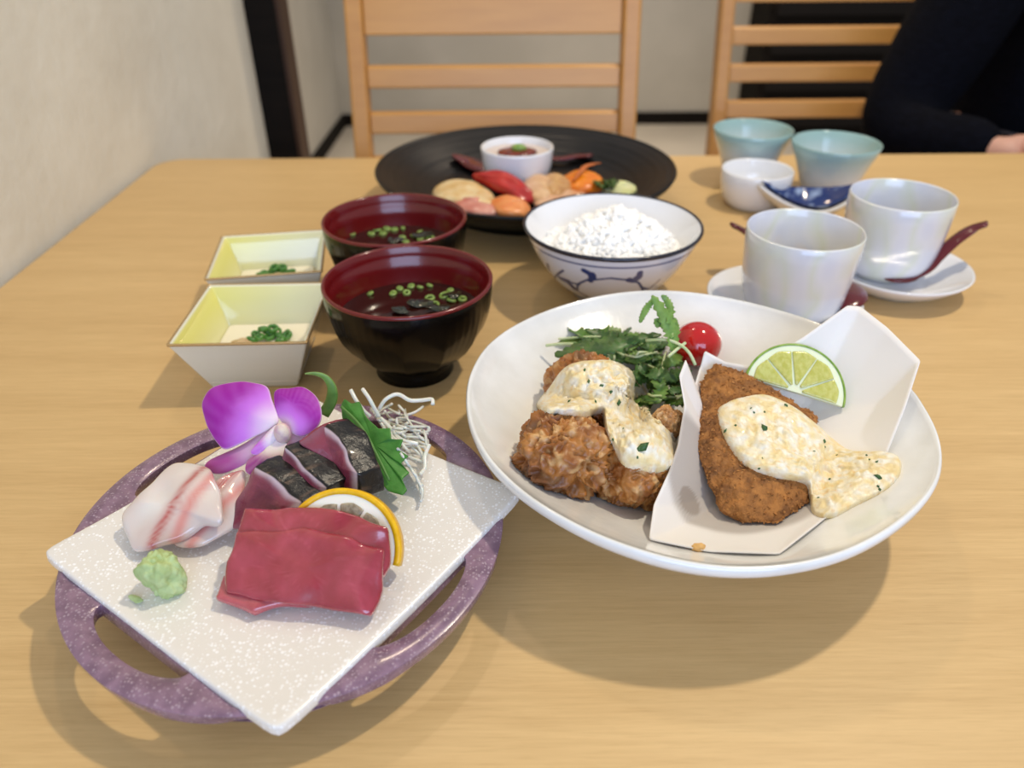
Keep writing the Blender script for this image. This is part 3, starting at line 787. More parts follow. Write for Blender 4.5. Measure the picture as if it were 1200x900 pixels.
for q in range(3200):
    i = rd.randrange(len(fv))
    if finf[i][2] < 0: continue
    r_ = rd.uniform(.0006, .0013); c_ = fv[i]
    pts = [c_ + Vector((rd.gauss(0, 1), rd.gauss(0, 1), rd.gauss(0, 1))).normalized() * r_ * rd.uniform(.7, 1.5) for _ in range(4)]
    gs.append((pts, [(0, 1, 2), (0, 2, 3), (0, 3, 1), (1, 3, 2)]))
v, f = join(gs)
build('breadcrumbs', v, f, mat('crumb_bits', (194, 134, 70), .8, (136, 88, 44), (200, 200, 200)), fish, smooth=False, kind='stuff')

# --- fried chicken pieces
M['karaage'] = mat('karaage_crust', vcol=True, rough=.42, coat=.12, bump=.7, bscale=(190, 190, 190), bdist=.0014, sss=.08)
def karaage(key, c, r, sc, seed, label, rotz=0, flake=1.0, pale=0.0):
    o_ = Vector((seed * 5.3, seed * 2.1, seed * 3.7))
    def d_(d):
        p = d * 1.35 + o_
        a = noise.noise(p * 1.1) * .26
        w_ = p + Vector((noise.noise(p * 2), noise.noise(p * 2 + Vector((5, 0, 0))), noise.noise(p * 2 + Vector((0, 5, 0))))) * .8
        b = (1 - abs(noise.noise(w_ * 1.7)) * 3) * .11 + (1 - abs(noise.noise(w_ * 3.6)) * 3) * .055 * flake + (1 - abs(noise.noise(w_ * 8)) * 3) * .014 * flake + noise.noise(w_ * 24) * .012
        return a + b - .05
    vs, fs = ball_geo(c, r, 6, sc, d_, Matrix.Rotation(rotz, 3, 'Z'))
    vs = [Vector((v.x, v.y, max(v.z, bowl_z(v.x, v.y) + .001))) for v in vs]
    g1, g2, g3 = lin((178, 118, 56)), lin((138, 82, 36)), lin((214, 172, 116)); dk = lin((92, 50, 28))
    cols = []
    for v in vs:
        q = noise.noise(v * 75 + o_); q2 = noise.noise(v * 190 + o_); q3 = noise.noise(v * 38 + o_)
        c_ = mixc(g1, g2, .4 + q * 1.2); c_ = mixc(c_, g3, sst(.05, .5, q2) * .8 + pale); c_ = mixc(c_, dk, sst(.25, .55, q3 + q2 * .35) * .75)
        cols.append(c_)
    o = build('fried_chicken', vs, fs, M['karaage'], cols=cols, key=key)
    return tag(o, label, 'fried chicken', 'fried chicken pieces in the white bowl')
k1 = at(661, 536, .046)
karaage('k1', k1, .0255, (1.02, .98, .98), 1, 'largest craggy golden fried chicken piece with its crust uncovered', .3)
k2 = at(740, 548, .041)
karaage('k2', k2 + Vector((0, 0, -.002)), .0225, (.98, 1.0, .98), 2, 'golden fried chicken piece under sauce beside the paper', 1.1, .8)
k3 = at(690, 463, .047)
karaage('k3', k3, .0255, (1.15, .85, .9), 3, 'golden fried chicken piece behind the largest one, half covered in sauce', 2.0)
karaage('k4', at(779, 499, .046), .0095, (1, .9, 1.1), 4, 'small pale knobbly fried chicken bit between greens and paper', .5, 1.2, .3)
v, f = ball_geo(ob(818, 645, .002), .0024, 3, (1.3, .9, .8), lambda d: .3 * noise.noise(d * 2))
tag(build('batter_crumb', v, f, mat('crumb_pale', (224, 178, 110), .6)), 'tiny pale batter crumb on the paper edge', 'crumb')

# --- tartar sauce
M['tartar'] = mat('tartar', vcol=True, rough=.38, coat=.2, sss=.2, ssr=(1, .85, .6), bump=.6, bscale=(330, 330, 330), bdist=.0016)
def sauce(label, under, outline, thick, seed, flecks, amp=.0022, centre=None):
    tr = bvh(under)
    O = cat([Vector((x, y, 0)) for x, y in outline], 220, True)
    cx, cy_ = centre or (sum(p[0] for p in outline) / len(outline), sum(p[1] for p in outline) / len(outline))
    K = 52; n = len(O)
    dist, dirs = [], []
    for j in range(K + 1):
        s = max(j / K, .002); dr, tr_ = [], []
        for p in O:
            d = ray(cx + (p.x - cx) * s, cy_ + (p.y - cy_) * s).normalized(); h = tr.ray_cast(EYEP, d)
            dr.append(d); tr_.append(h[3] if h[0] else .45)
        dist.append(tr_); dirs.append(dr)
    hit = [r_[:] for r_ in dist]
    for it in range(90):
        new = [r_[:] for r_ in dist]
        for j in range(1, K):
            for i in range(n):
                av = (dist[j - 1][i] + dist[j + 1][i] + dist[j][i - 1] + dist[j][(i + 1) % n]) / 4
                new[j][i] = min(av, hit[j][i])
        m_ = sum(new[1]) / n; new[0] = [m_] * n
        dist = new
    grid = [[EYEP + dirs[j][i] * dist[j][i] for i in range(n)] for j in range(K + 1)]
    c = grid[0][0]
    zc = sum(q.z for q in grid[1]) / n
    vs, fs, cols = [], [], []
    off = Vector((seed * 4.1, seed, seed * 2.2))
    def finish(q, s):
        h = thick * (max(0, 1 - s ** 5)) ** .5
        l = noise.noise(q * 110 + off) * .9 + abs(noise.noise(q * 230 + off)) * 1.2 + .55 * noise.noise(q * 430 + off)
        return q + ((EYEP - q).normalized() * .45 + Vector((0, 0, .75))) * (h + amp * l * min(1, 4 * (1 - s)) - (.0012 if s > .98 else 0))
    vs.append(finish(Vector((c.x, c.y, zc)), 0))
    for j in range(1, K + 1):
        for i in range(n): vs.append(finish(grid[j][i], j / K))
    for i in range(n):
        fs.append((0, 1 + i, 1 + (i + 1) % n))
        for j in range(K - 1):
            a = 1 + j * n; fs.append((a + i, a + n + i, a + n + (i + 1) % n, a + (i + 1) % n))
    yw, ww, og = lin((238, 214, 158)), lin((244, 236, 214)), lin((236, 190, 120))
    for v in vs:
        q = noise.noise(v * 210 + off); q2 = noise.noise(v * 420 + off)
        cols.append(mixc(mixc(yw, ww, .45 + q * 1.3), og, sst(.2, .6, q2) * .55))
    o = build('tartar_sauce', vs, fs, M['tartar'], cols=cols, mods=(SOL(.001, -1),))
    tag(o, label, 'sauce')
    tt = BVHTree.FromPolygons(vs, fs)
    return o, tt
M['herb'] = mat('herb', (44, 84, 40), .5, (70, 104, 56), (300, 300, 300))
def herbs(o, tt, pts, nrand, box_, seed):
    rd = random.Random(seed)
    L = [(x, y, r_) for x, y, r_ in pts]
    while len(L) < len(pts) + nrand: L.append((rd.uniform(box_[0], box_[2]), rd.uniform(box_[1], box_[3]), rd.uniform(.00045, .0009)))
    for x, y, r_ in L:
        d = ray(x, y).normalized(); h = tt.ray_cast(EYEP, d)
        if h[0] is None: continue
        a = rd.uniform(0, PI); N = h[1] if h[1].dot(d) < 0 else -h[1]
        t1 = N.cross(Vector((math.cos(a), math.sin(a), 0))).normalized(); t2 = N.cross(t1)
        v = [h[0] + N * .0001 + t1 * r_ * 1.6, h[0] + t2 * r_ + N * .0003, h[0] - t1 * r_ * 1.6 + N * .0001, h[0] - t2 * r_ + N * .0002, h[0] + N * r_ * .8, h[0] - N * .0008]
        build('herb_fleck', v, [(0, 1, 4), (1, 2, 4), (2, 3, 4), (3, 0, 4), (1, 0, 5), (2, 1, 5), (3, 2, 5), (0, 3, 5)], M['herb'], o)
s1 = [(628, 474), (640, 458), (655, 437), (672, 427), (700, 424), (722, 426), (745, 440), (757, 458), (763, 474), (764, 490), (777, 508), (795, 521), (798, 533), (787, 549), (770, 555), (750, 552), (730, 546), (718, 524), (708, 500), (704, 486), (685, 489), (655, 486), (640, 484)]
o, tt = sauce('creamy yellow tartar sauce with herbs over the fried chicken', ['k1', 'k2', 'k3', 'k4', 'bowl'], s1, .0065, 1, 0, centre=(722, 465))
herbs(o, tt, [(754, 524, .0024), (749, 526, .0014), (705, 452, .0012), (716, 459, .001), (725, 472, .0016), (690, 447, .001), (667, 470, .0009)], 16, (640, 430, 790, 545), 3)
s2 = [(840, 480), (852, 470), (867, 465), (894, 462), (926, 475), (958, 499), (979, 518), (1000, 530), (1042, 532), (1057, 541), (1054, 560), (1036, 577), (1001, 595), (975, 608), (953, 603), (948, 584), (942, 567), (908, 560), (876, 548), (857, 529), (844, 504)]
o, tt = sauce('creamy yellow tartar sauce spilling off the fried fish', ['fish', 'paper', 'bowl'], s2, .0052, 2, 0, centre=(955, 550), amp=.0018)
herbs(o, tt, [(896, 502, .0018), (1029, 559, .0018), (921, 475, .0012), (850, 505, .001), (966, 517, .0011)], 24, (850, 470, 1045, 595), 4)

# --- lime, tomato, greens
PTr = bvh(['paper', 'bowl']); _a, _b, _c = onto(895, 450, PTr), onto(985, 465, PTr), onto(940, 422, PTr); ln = (_b - _a).cross(_c - _a).normalized(); ln = ln if ln.z > 0 else -ln; p0 = onto(931, 459, PTr)
for _ in range(60):
    bad = False
    for qx, qy in ((879, 439), (990, 477), (940, 413), (900, 421), (975, 430), (931, 459)):
        d = ray(qx, qy).normalized(); h = PTr.ray_cast(EYEP, d); q = onplane(qx, qy, p0 - ln * .0035, ln)
        if h[0] is not None and (q - EYEP).length > h[3]: bad = True
    if not bad: break
    p0 = p0 + (EYEP - p0).normalized() * .001
lc = onplane(931, 459, p0, ln); lr = onplane(990, 477, p0, ln); lt = onplane(945, 413, p0, ln); rad_ = (lr - lc).length
citrus('lime_slice', 'green-rimmed lime half slice lying on the paper', lc, lr - lc, lt - lc, rad_, .0035, M['lime_rind'], M['lime_pith'], M['lime_pulp'], ri=.955, so=.865, gap=.012)
M['tomato'] = mat('tomato', (196, 22, 22), .12, (168, 14, 18), (60, 60, 60), coat=.6, sss=.15, ssr=(1, .2, .1))
tc_ = at(817, 403, .050); rr = .0156
tz = max(bowl_z(tc_.x, tc_.y) + rr * .98, .045); tc_ = at(817, 403, tz)
v, f = ball_geo(tc_, rr, 4, (1.02, 1, .95)); tag(build('cherry_tomato', v, f, M['tomato']), 'shiny red cherry tomato at the back of the bowl', 'tomato')
M['leafgreen'] = mat('leafgreen', (66, 104, 40), .4, (112, 146, 70), (120, 120, 120), sss=.15, bump=.3, bscale=(200, 200, 200), bdist=.0006)
M['leafdark'] = mat('leafdark', (44, 78, 34), .4, (74, 110, 48), (120, 120, 120), sss=.15, bump=.3, bscale=(200, 200, 200), bdist=.0006)
M['stem'] = mat('stem', (206, 216, 176), .35, (176, 196, 132), (80, 80, 80), sss=.2)
def leaf_geo(path, wid, teeth, seed, up):
    rd = random.Random(seed); P = cat(path, 22); vs, fs = [], []
    for i, p in enumerate(P):
        t = i / 21; T = (P[min(i + 1, 21)] - P[max(i - 1, 0)]).normalized(); S = T.cross(up).normalized(); N = S.cross(T)
        w_ = wid * (math.sin(PI * min(1, t * .92 + .08)) ** .7) * (1 + .55 * (((i * teeth) % 2) - .5)) * rd.uniform(.8, 1.15) + .0004
        vs += [p - S * w_ + N * w_ * .35, p + N * 0, p + S * w_ + N * w_ * .35]
    for i in range(21):
        fs += [(i * 3, i * 3 + 1, i * 3 + 4, i * 3 + 3), (i * 3 + 1, i * 3 + 2, i * 3 + 5, i * 3 + 4)]
    return vs, fs
rd = random.Random(11)
G1, G2, ST = [], [], []
def gat(px, py, z):
    q = at(px, py, z); return q if q.z > bowl_z(q.x, q.y) + .003 else ob(px, py, .003)
for i in range(54):
    x0, y0 = rd.choice([(rd.uniform(690, 765), rd.uniform(396, 424)), (rd.uniform(752, 795), rd.uniform(405, 478)), (rd.uniform(752, 795), rd.uniform(405, 478))]); a = rd.choice([rd.uniform(-2.9, -1.9), rd.uniform(-1.4, .3), rd.uniform(1.2, 2.6), rd.uniform(2.8, 3.4)]); L = rd.uniform(18, 40)
    z0 = rd.uniform(.030, .045)
    pts = [gat(min(max(x0 + math.cos(a) * L * t + rd.uniform(-5, 5), 652 if x0 < 752 else 742), 804), min(max(y0 + math.sin(a) * L * .7 * t + rd.uniform(-4, 4), 388), 430 if x0 < 752 else 485), z0 + .006 * math.sin(t * 3) - .004 * t) for t in (0, .33, .66, 1)]
    up = Vector((rd.uniform(-.6, .6), rd.uniform(-.9, 0), 1)).normalized()
    (G1 if rd.random() < .5 else G2).append(leaf_geo(pts, rd.uniform(.0022, .0048), 1, i, up))
    if i % 4 == 0: ST.append(tube_geo(cat([p + Vector((0, 0, .003)) for p in pts], 12), .0008, 6))
for pts in ([(650, 416, .056), (690, 412, .058), (720, 408, .060), (745, 398, .062)], [(660, 412, .055), (700, 405, .058), (735, 400, .060), (775, 392, .062)]):
    G2.append(leaf_geo([at(*p) for p in pts], .004, 1, len(G2), Vector((0, -.5, 1)).normalized()))
sal = empty('salad_greens', at(745, 450, .03)); tag(sal, 'loose bed of green mizuna and sprouts behind the chicken', 'salad', kind='stuff')
v, f = join(G1); build('pale_leaves', v, f, M['leafgreen'], sal, kind='stuff', mods=(SOL(.0005),))
v, f = join(G2); build('dark_leaves', v, f, M['leafdark'], sal, kind='stuff', mods=(SOL(.0005),))
for pts in ([(757, 399, .062), (780, 398, .066), (797, 404, .066), (808, 414, .062), (815, 428, .056)], [(712, 420, .062), (722, 432, .062), (735, 440, .058)], [(640, 405, .05), (668, 403, .055), (690, 412, .057)], [(783, 418, .062), (795, 408, .064), (803, 402, .064)]):
    ST.append(tube_geo(cat([at(*p) for p in pts], 14), .0010, 7))
v, f = join(ST); build('stems', v, f, M['stem'], sal, kind='stuff')
# tall sprig
sg = empty('mizuna_sprig', at(780, 410, .05)); tag(sg, 'tall pale green mizuna sprig standing up beside the tomato', 'leaf')
U = Vector((0, -.9, .4)).normalized()
for pts, w_ in (([(790, 412, .062), (787, 392, .069), (778, 370, .078), (764, 346, .088)], .0038), ([(788, 396, .068), (782, 385, .071), (770, 376, .075), (771, 384, .072)], .0018),
                ([(768, 350, .086), (760, 358, .083), (754, 368, .079), (750, 378, .075)], .0016), ([(782, 380, .074), (786, 366, .079), (781, 352, .084), (775, 346, .087)], .0020), ([(790, 400, .066), (792, 385, .071), (790, 372, .076)], .0016)):
    v, f = leaf_geo([at(*p) for p in pts], w_, 1, 3, U); build('leaflet', v, f, mat('sprig_leaf', (122, 158, 78), .4, (92, 132, 56), (150, 150, 150), sss=.2), sg, mods=(SOL(.0006),))

# ================================================================== SOUP BOWLS
M['lacquer_out'] = mat('black_lacquer', (6, 5, 5), .2, coat=.1, spec=.25)
M['lacquer_in'] = mat('red_lacquer', (104, 16, 18), .22, coat=.4)
M['broth'] = mat('broth', (58, 22, 16), .04, coat=.6, trans=.35, ior=1.33)
M['scallion'] = mat('scallion', (104, 140, 56), .3, (160, 184, 96), (200, 200, 200), coat=.3)
M['scallion_dark'] = mat('scallion_dark', (50, 108, 40), .25, (92, 150, 66), (240, 240, 240), coat=.4)
M['wakame'] = mat('wakame', (22, 26, 14), .2, (40, 44, 22), (80, 80, 80), coat=.5)
def torus_geo(c, Rr, r_, n1=14, n2=8, sx=1.0, h=1.0, tilt=0, az=0):
    vs, fs = [], []; rot = Matrix.Rotation(az, 3, 'Z') @ Matrix.Rotation(tilt, 3, 'X')
    for i in range(n1):
        a = 2 * PI * i / n1
        for k in range(n2):
            b = 2 * PI * k / n2
            vs.append(Vector(c) + rot @ Vector(((Rr + r_ * math.cos(b)) * math.cos(a), (Rr * sx + r_ * math.cos(b)) * math.sin(a), r_ * h * math.sin(b))))
    for i in range(n1):
        for k in range(n2): fs.append((i * n2 + k, ((i + 1) % n1) * n2 + k, ((i + 1) % n1) * n2 + (k + 1) % n2, i * n2 + (k + 1) % n2))
    return vs, fs
SOUPG = 'miso soup bowls'
def soup(c, which, seed, pieces):
    c = Vector(c)
    T = empty('soup_bowl', c); tag(T, 'black lacquer soup bowl with red interior ' + which, 'bowl', 'black lacquer soup bowls')
    ro = [(.0575, .0722), (.0585, .0715), (.0588, .0700), (.0585, .064), (.0575, .055), (.0553, .044), (.0515, .034), (.046, .0255), (.039, .018), (.031, .012), (.0265, .0095), (.0265, .006), (.0285, .0), (.0245, 0), (.0235, .004), (0, .004)]
    def facet(a, r_, z):
        k = sst(.008, .02, z) * sst(.058, .030, z)
        m = (a % (PI / 6)) - PI / 12
        return 1 + k * (math.cos(PI / 12) / math.cos(m) - 1) * 1.25 + .0012 * sst(.02, .05, z) * sst(.07, .06, z) * math.sin(a * 60)
    lathe('outer_shell', ro, c, M['lacquer_out'], T, n=480, rad=facet)
    lathe('red_lining', [(.0589, .0706), (.0590, .0718), (.0583, .0728), (.0570, .0728), (.0562, .0720), (.0556, .066), (.0548, .0625), (.0538, .0612), (.0530, .055), (.050, .040), (.043, .026), (.030, .0165), (0, .014)], c, M['lacquer_in'], T, n=128)
    zs = .0455
    S = lathe('miso_soup', [(.0509, zs), (.050, zs + .0001), (.02, zs), (0, zs)], c, M['broth'], n=96)
    tag(S, 'clear dark soup filling the lacquer bowl ' + which, 'soup')
    rd = random.Random(seed)
    k = 0
    for (dx, dy, kind) in pieces:
        p = c + Vector((dx, dy, zs + .0008))
        if kind == 's':
            v, f = torus_geo(p, rd.uniform(.0018, .0032), .0011, 12, 6, rd.uniform(.6, 1), 1.0, rd.uniform(-.4, .4), rd.uniform(0, 6))
            tag(build('scallion_ring', v, f, M['scallion']), 'pale green scallion ring floating in the soup ' + which, 'scallion', 'scallions floating in the soup ' + which)
        else:
            out = [p + Vector((math.cos(a) * rd.uniform(.005, .011), math.sin(a) * rd.uniform(.004, .008), .0005 + rd.uniform(0, .002))) for a in [i * PI / 4 for i in range(8)]]
            v, f, _ = pillow_geo(out, .0014, k=3, n=40, rings=6, smooth=True, nrm=(0, 0, 1), amp=.0012, nscale=150, seed=k)
            tag(build('wakame_piece', v, f, M['wakame']), 'dark wakame seaweed piece floating in the soup ' + which, 'seaweed', 'seaweed in the soup ' + which)
        k += 1
PCS = [(-.012, .038, 's'), (-.004, .042, 's'), (.003, .040, 's'), (-.016, .030, 's'), (-.006, .031, 's'), (.010, .043, 's'), (-.033, .030, 's'), (.026, .034, 's'), (.032, .028, 's'), (.036, .020, 's'), (.022, .026, 's'), (.028, .018, 's'), (.012, .022, 's'), (.016, .012, 's'),
       (.030, .024, 'w'), (.006, .012, 'w'), (.020, .004, 'w'), (-.008, .000, 'w')]
soup((-.0718, .4855, 0), 'beside the tofu dish', 1, PCS)
soup((-.0955, .6020, 0), 'by the black platter', 2, [(x - .010, y, k) for x, y, k in PCS[:16]])

# ================================================================== SQUARE TOFU DISHES
M['dish'] = mat('dish_glaze', vcol=True, rough=.1, coat=.6)
M['gold'] = mat('gilt_rim', (196, 164, 112), .25, metal=.5)
M['tofu'] = mat('tofu', (240, 232, 210), .4, sss=.3, ssr=(1, .9, .7))
M['ginger'] = mat('ginger', (206, 180, 140), .5, (188, 158, 116), (200, 200, 200), sss=.2, bump=.6, bscale=(300, 300, 300), bdist=.001)
def sqdish(c, top, base, rot, which, seed, rings, ging):
    c = Vector(c); T = empty('square_dish', c); tag(T, 'square yellow-tinted tofu dish with a gilt edge ' + which, 'dish', 'square tofu dishes')
    rm = Matrix.Rotation(rot, 3, 'Z'); hz = .045; th = .0032
    def loop(h, z, rnd=.04, n=6):
        pts = rrect(-h, -h, h, h, h * rnd, n); return [c + rm @ Vector((x, y, z)) for x, y in pts]
    L = [loop(base - .006, .0), loop(base, .0), loop(base + .0015, .002)]
    for t in (.25, .5, .75, .97): L.append(loop(base + .0015 + (top - base - .0015) * t, .002 + (hz - .002) * t))
    L += [loop(top + .0002, hz), loop(top - th * .6, hz + .0004), loop(top - th, hz - .001)]
    for t in (.8, .6, .4, .2, .04): L.append(loop(base - .0005 + (top - th - base) * t, .005 + (hz - .006) * t))
    L.append(loop(base - .005, .0045))
    n = len(L[0]); vs = [p for l in L for p in l]; fs = []
    for j in range(len(L) - 1):
        for i in range(n): fs.append((j * n + i, j * n + (i + 1) % n, (j + 1) * n + (i + 1) % n, (j + 1) * n + i))
    fs.append(tuple(range(n))); fs.append(tuple(range((len(L) - 1) * n, len(L) * n)))
    cols = []
    ye, wh = lin((226, 220, 128)), lin((226, 226, 214))
    for j, l in enumerate(L):
        for p in l:
            q = rm.inverted() @ (p - c)
            if j >= 9: k = .30 + .65 * sst(.0, .045, q.z) ; k *= .42 + .70 * sst(-.01, -.03, q.x)
            else: k = .06
            cols.append(mixc(wh, ye, k))
    build('dish_body', vs, fs, M['dish'], T, cols=cols, mods=(BEV(.0006),))
    vs, fs = [], []
    A = loop(top + .0004, hz - .0006); B2 = loop(top + .0003, hz + .0007); D2 = loop(top - .0009, hz + .0010); E2 = loop(top - .0010, hz - .0003)
    vs = A + B2 + D2 + E2
    for j in range(4):
        for i in range(n): fs.append((j * n + i, j * n + (i + 1) % n, ((j + 1) % 4) * n + (i + 1) % n, ((j + 1) % 4) * n + i))
    build('gilt_rim', vs, fs, M['gold'], T)
    lvl = .0185; hh = base - .0012 + (top - th - base) * (lvl - .005) / .039
    A = loop(hh - .0004, .0062, .08); B2 = loop(hh - .0006, lvl - .001, .08); D2 = loop(hh - .002, lvl, .10)
    vs = A + B2 + D2; fs = [tuple(range(n - 1, -1, -1)), tuple(range(2 * n, 3 * n))]
    for j in range(2):
        for i in range(n): fs.append((j * n + i, j * n + (i + 1) % n, (j + 1) * n + (i + 1) % n, (j + 1) * n + i))
    tag(build('tofu_block', vs, fs, M['tofu'], smooth=False), 'white silken tofu in the square dish ' + which, 'tofu', 'tofu blocks')
    v, f = ball_geo(c + rm @ Vector((ging[0], ging[1], lvl + .002)), .0072, 3, (1.1, .8, .55), lambda d: .3 * noise.noise(d * 2 + Vector((seed, 0, 0))) + .1 * noise.noise(d * 7))
    tag(build('grated_ginger', v, f, M['ginger']), 'beige grated ginger on the tofu ' + which, 'ginger')
    rd = random.Random(seed)
    for x, y, dz in rings:
        v, f = torus_geo(c + rm @ Vector((x, y + .007, lvl + .0022 + dz)), rd.uniform(.0026, .0036), .0012, 14, 8, rd.uniform(.8, 1), 1.5, rd.uniform(-.7, .7), rd.uniform(0, 6))
        tag(build('scallion_ring', v, f, M['scallion_dark']), 'dark green scallion ring on the tofu ' + which, 'scallion', 'scallion rings on the tofu ' + which)
RG = [(-.006, .004, 0), (-.002, -.002, .001), (.002, .006, .001), (.005, .000, 0), (.009, .006, .001), (.012, .001, 0), (.016, .005, 0), (.014, -.006, 0), (.000, .004, .0045), (.007, .005, .0042), (.018, -.001, .001), (-.007, -.004, 0)]
sqdish((-.184, .4895, 0), .0463, .0290, R(1.5), 'beside the orchid plate', 1, RG, (-.013, -.003))
sqdish((-.2005, .5945, 0), .0447, .0285, R(9), 'farther from the orchid', 2, [(-x + .006, y + .004, z) for x, y, z in RG], (.004, .004))

# ================================================================== RICE BOWL
RC = Vector((.0850, .6115, 0)); RR = .0745
M['ricebowl'] = mat('rice_bowl_glaze', vcol=True, rough=.12, coat=.6)
prof_o = [(.0735, .0627), (.0745, .0620), (.0747, .0605)]
def rb_r(z): return .031 + (.0742 - .031) * (max(0, (z - .007)) / .054) ** .54
zz = .0605
while zz > .0075: zz -= .0006; prof_o.append((rb_r(zz), zz))
prof_o += [(.0305, .006), (.0305, .0), (.027, 0), (.0265, .004), (0, .004)]
prof_i = [(0, .0125), (.02, .0128), (.030, .0140)] + [(rb_r(z_) - .0036 + .0012 * sst(.05, .0625, z_), z_) for z_ in (.0165, .020, .025, .031, .038, .045, .052, .0585, .0625)]
REG['rbo'] = lathe_geo(prof_o, RC, 96)
RBT = bvh(['rbo'])
def uvb(px, py):
    h = onto(px, py, RBT); return math.atan2(h.y - RC.y, h.x - RC.x) , h.z
S_ = [([(624, 301), (642, 313), (651, 327), (657, 339), (657, 352)], .0007), ([(651, 327), (654, 321), (660, 317)], .0007),
      ([(688, 347), (677, 341), (677, 333), (688, 328), (716, 326), (736, 328), (748, 331), (752, 337), (760, 339), (774, 327), (792, 319), (800, 315), (812, 309)], .0007), ([(752, 337), (754, 342)], .0007),
      ([(651, 328), (653, 332), (656, 336)], .0022), ([(642, 310), (643, 315)], .0015), ([(666, 331), (669, 334), (673, 338)], .0024),
      ([(684, 317), (690, 320), (693, 324), (692, 329)], .0020), ([(694, 322), (695, 326)], .0026), ([(737, 328), (743, 329), (748, 326), (750, 320)], .0022), ([(746, 326), (749, 324)], .0026), ([(793, 321), (799, 314), (804, 306)], .0019)]
strokes = []
for pts, wd_ in S_:
    P2 = [uvb(*p) for p in pts]; fine = []
    for (a0, z0), (a1, z1) in zip(P2, P2[1:]):
        if abs(a1 - a0) > .45: continue
        for q in range(10): fine.append((a0 + (a1 - a0) * q / 10, z0 + (z1 - z0) * q / 10))
    fine.append(P2[-1]); strokes.append((fine, wd_))
span = PI
amid = sum(a for s in strokes for a, _ in s[0]) / sum(len(s[0]) for s in strokes)
NB = 540
vs, fs = lathe_geo(prof_o[:-1] + [(0, .004)], RC, NB)
bl, wt, nv = lin((24, 54, 118)), lin((222, 226, 236)), lin((24, 28, 48))
buckets = {}
for fine, wd_ in strokes:
    for a, z in fine:
        for da in range(-3, 4):
            buckets.setdefault((int((((a - amid + span / 2) % span)) / .05) + da), []).append((a, z, wd_))
cols = []
for v in vs:
    q = v - RC; a = math.atan2(q.y, q.x); rr_ = math.hypot(q.x, q.y); c_ = wt
    if q.z > .0597 and rr_ > .0728: c_ = nv
    else:
        k = 0
        if rr_ > .03 and .004 < q.z:
            k = sst(.0013, .0006, abs(q.z - .0540)) * .9
            am = (a - amid + span / 2) % span
            for a2, z2, wd_ in buckets.get(int(am / .05), ()):
                d_ = math.hypot((am - ((a2 - amid + span / 2) % span)) * rr_, (q.z - z2))
                k = max(k, sst(wd_ + .0007, wd_ + .0001, d_))
        c_ = mixc(wt, bl, k)
    cols.append(c_)
T = empty('rice_bowl', RC); tag(T, 'white rice bowl painted with a blue vine and dark rim', 'bowl')
build('painted_shell', vs, fs, M['ricebowl'], T, cols=cols)
lathe('white_lining', prof_i, RC, M['white'], T, 128)
lathe('dark_rim', [(.0722, .0618), (.0725, .0630), (.0735, .0635), (.0746, .0630), (.0750, .0616), (.0746, .0608)], RC, mat('rim_glaze', (28, 30, 44), .15, coat=.5), T, 128)
# rice
M['rice'] = mat('cooked_rice', (252, 251, 247), .6)
rd = random.Random(9); gs = []
def rice_h(x, y):
    r_ = math.hypot(x, y); return .040 + .026 * max(0, 1 - (math.hypot(x - .004, y - .004) / .052) ** 2) ** .8 + .005 * noise.noise(Vector((x, y, 0)) * 75) + .004 * math.exp(-((x - .012) ** 2 + (y - .014) ** 2) / .0002)
mv, mf = [], []; NN = 40
mv.append(RC + Vector((0, 0, rice_h(0, 0) - .002)))
for j in range(1, 15):
    for i in range(NN):
        a = 2 * PI * i / NN; r_ = .0615 * j / 14; x, y = r_ * math.cos(a), r_ * math.sin(a); mv.append(RC + Vector((x, y, rice_h(x, y) - .002)))
for i in range(NN):
    mf.append((0, 1 + i, 1 + (i + 1) % NN))
    for j in range(13): a = 1 + j * NN; mf.append((a + i, a + NN + i, a + NN + (i + 1) % NN, a + (i + 1) % NN))
gs.append((mv, mf))
for q in range(1500):
    r_ = .060 * math.sqrt(rd.random()); a = rd.uniform(0, 2 * PI); x, y = r_ * math.cos(a), r_ * math.sin(a)
    rot = Matrix.Rotation(rd.uniform(0, PI), 3, 'Z') @ Matrix.Rotation(rd.uniform(-.7, .7), 3, 'Y')
    gs.append(ball_geo(RC + Vector((x, y, rice_h(x, y) + rd.uniform(-.0018, .0006))), .0021, 2, (1.9, .95, .85), None, rot))
v, f = join(gs); tag(build('steamed_rice', v, f, M['rice']), 'mound of steamed white rice in the blue vine bowl', 'rice', kind='stuff')

# ================================================================== BLACK PLATTER
KC = Vector((.0163, .836, 0)); KR = .1635
M['blackware'] = mat('black_stoneware', (6, 6, 7), .36, (11, 11, 13), (30, 30, 30), spec=.35, bump=.4, bscale=(30, 30, 160), bdist=.001)
pi_ = [(0, .016)]
for i in range(1, 40):
    r_ = KR * .975 * i / 39
    z = .016 + (.044 - .016) * sst(.092, .168, r_) + .0009 * math.sin(r_ * 900) * sst(.05, .10, r_)
    pi_.append((r_, z))
po_ = [(KR * .985, .0448), (KR * .995, .0445), (KR, .043), (KR * .985, .0385), (.146, .030), (.128, .020), (.112, .0115), (.100, .0085), (.097, 0), (.088, 0), (.087, .006), (0, .006)]
o = lathe('black_platter', pi_ + po_, KC, M['blackware'], n=160, key='platter'); tag(o, 'large round black ribbed platter holding assorted sashimi', 'plate')
KT = bvh(['platter'])
def onk(px, py, lift=.0): return onto(px, py, KT, lift)
PG = 'assorted sashimi on the black platter'
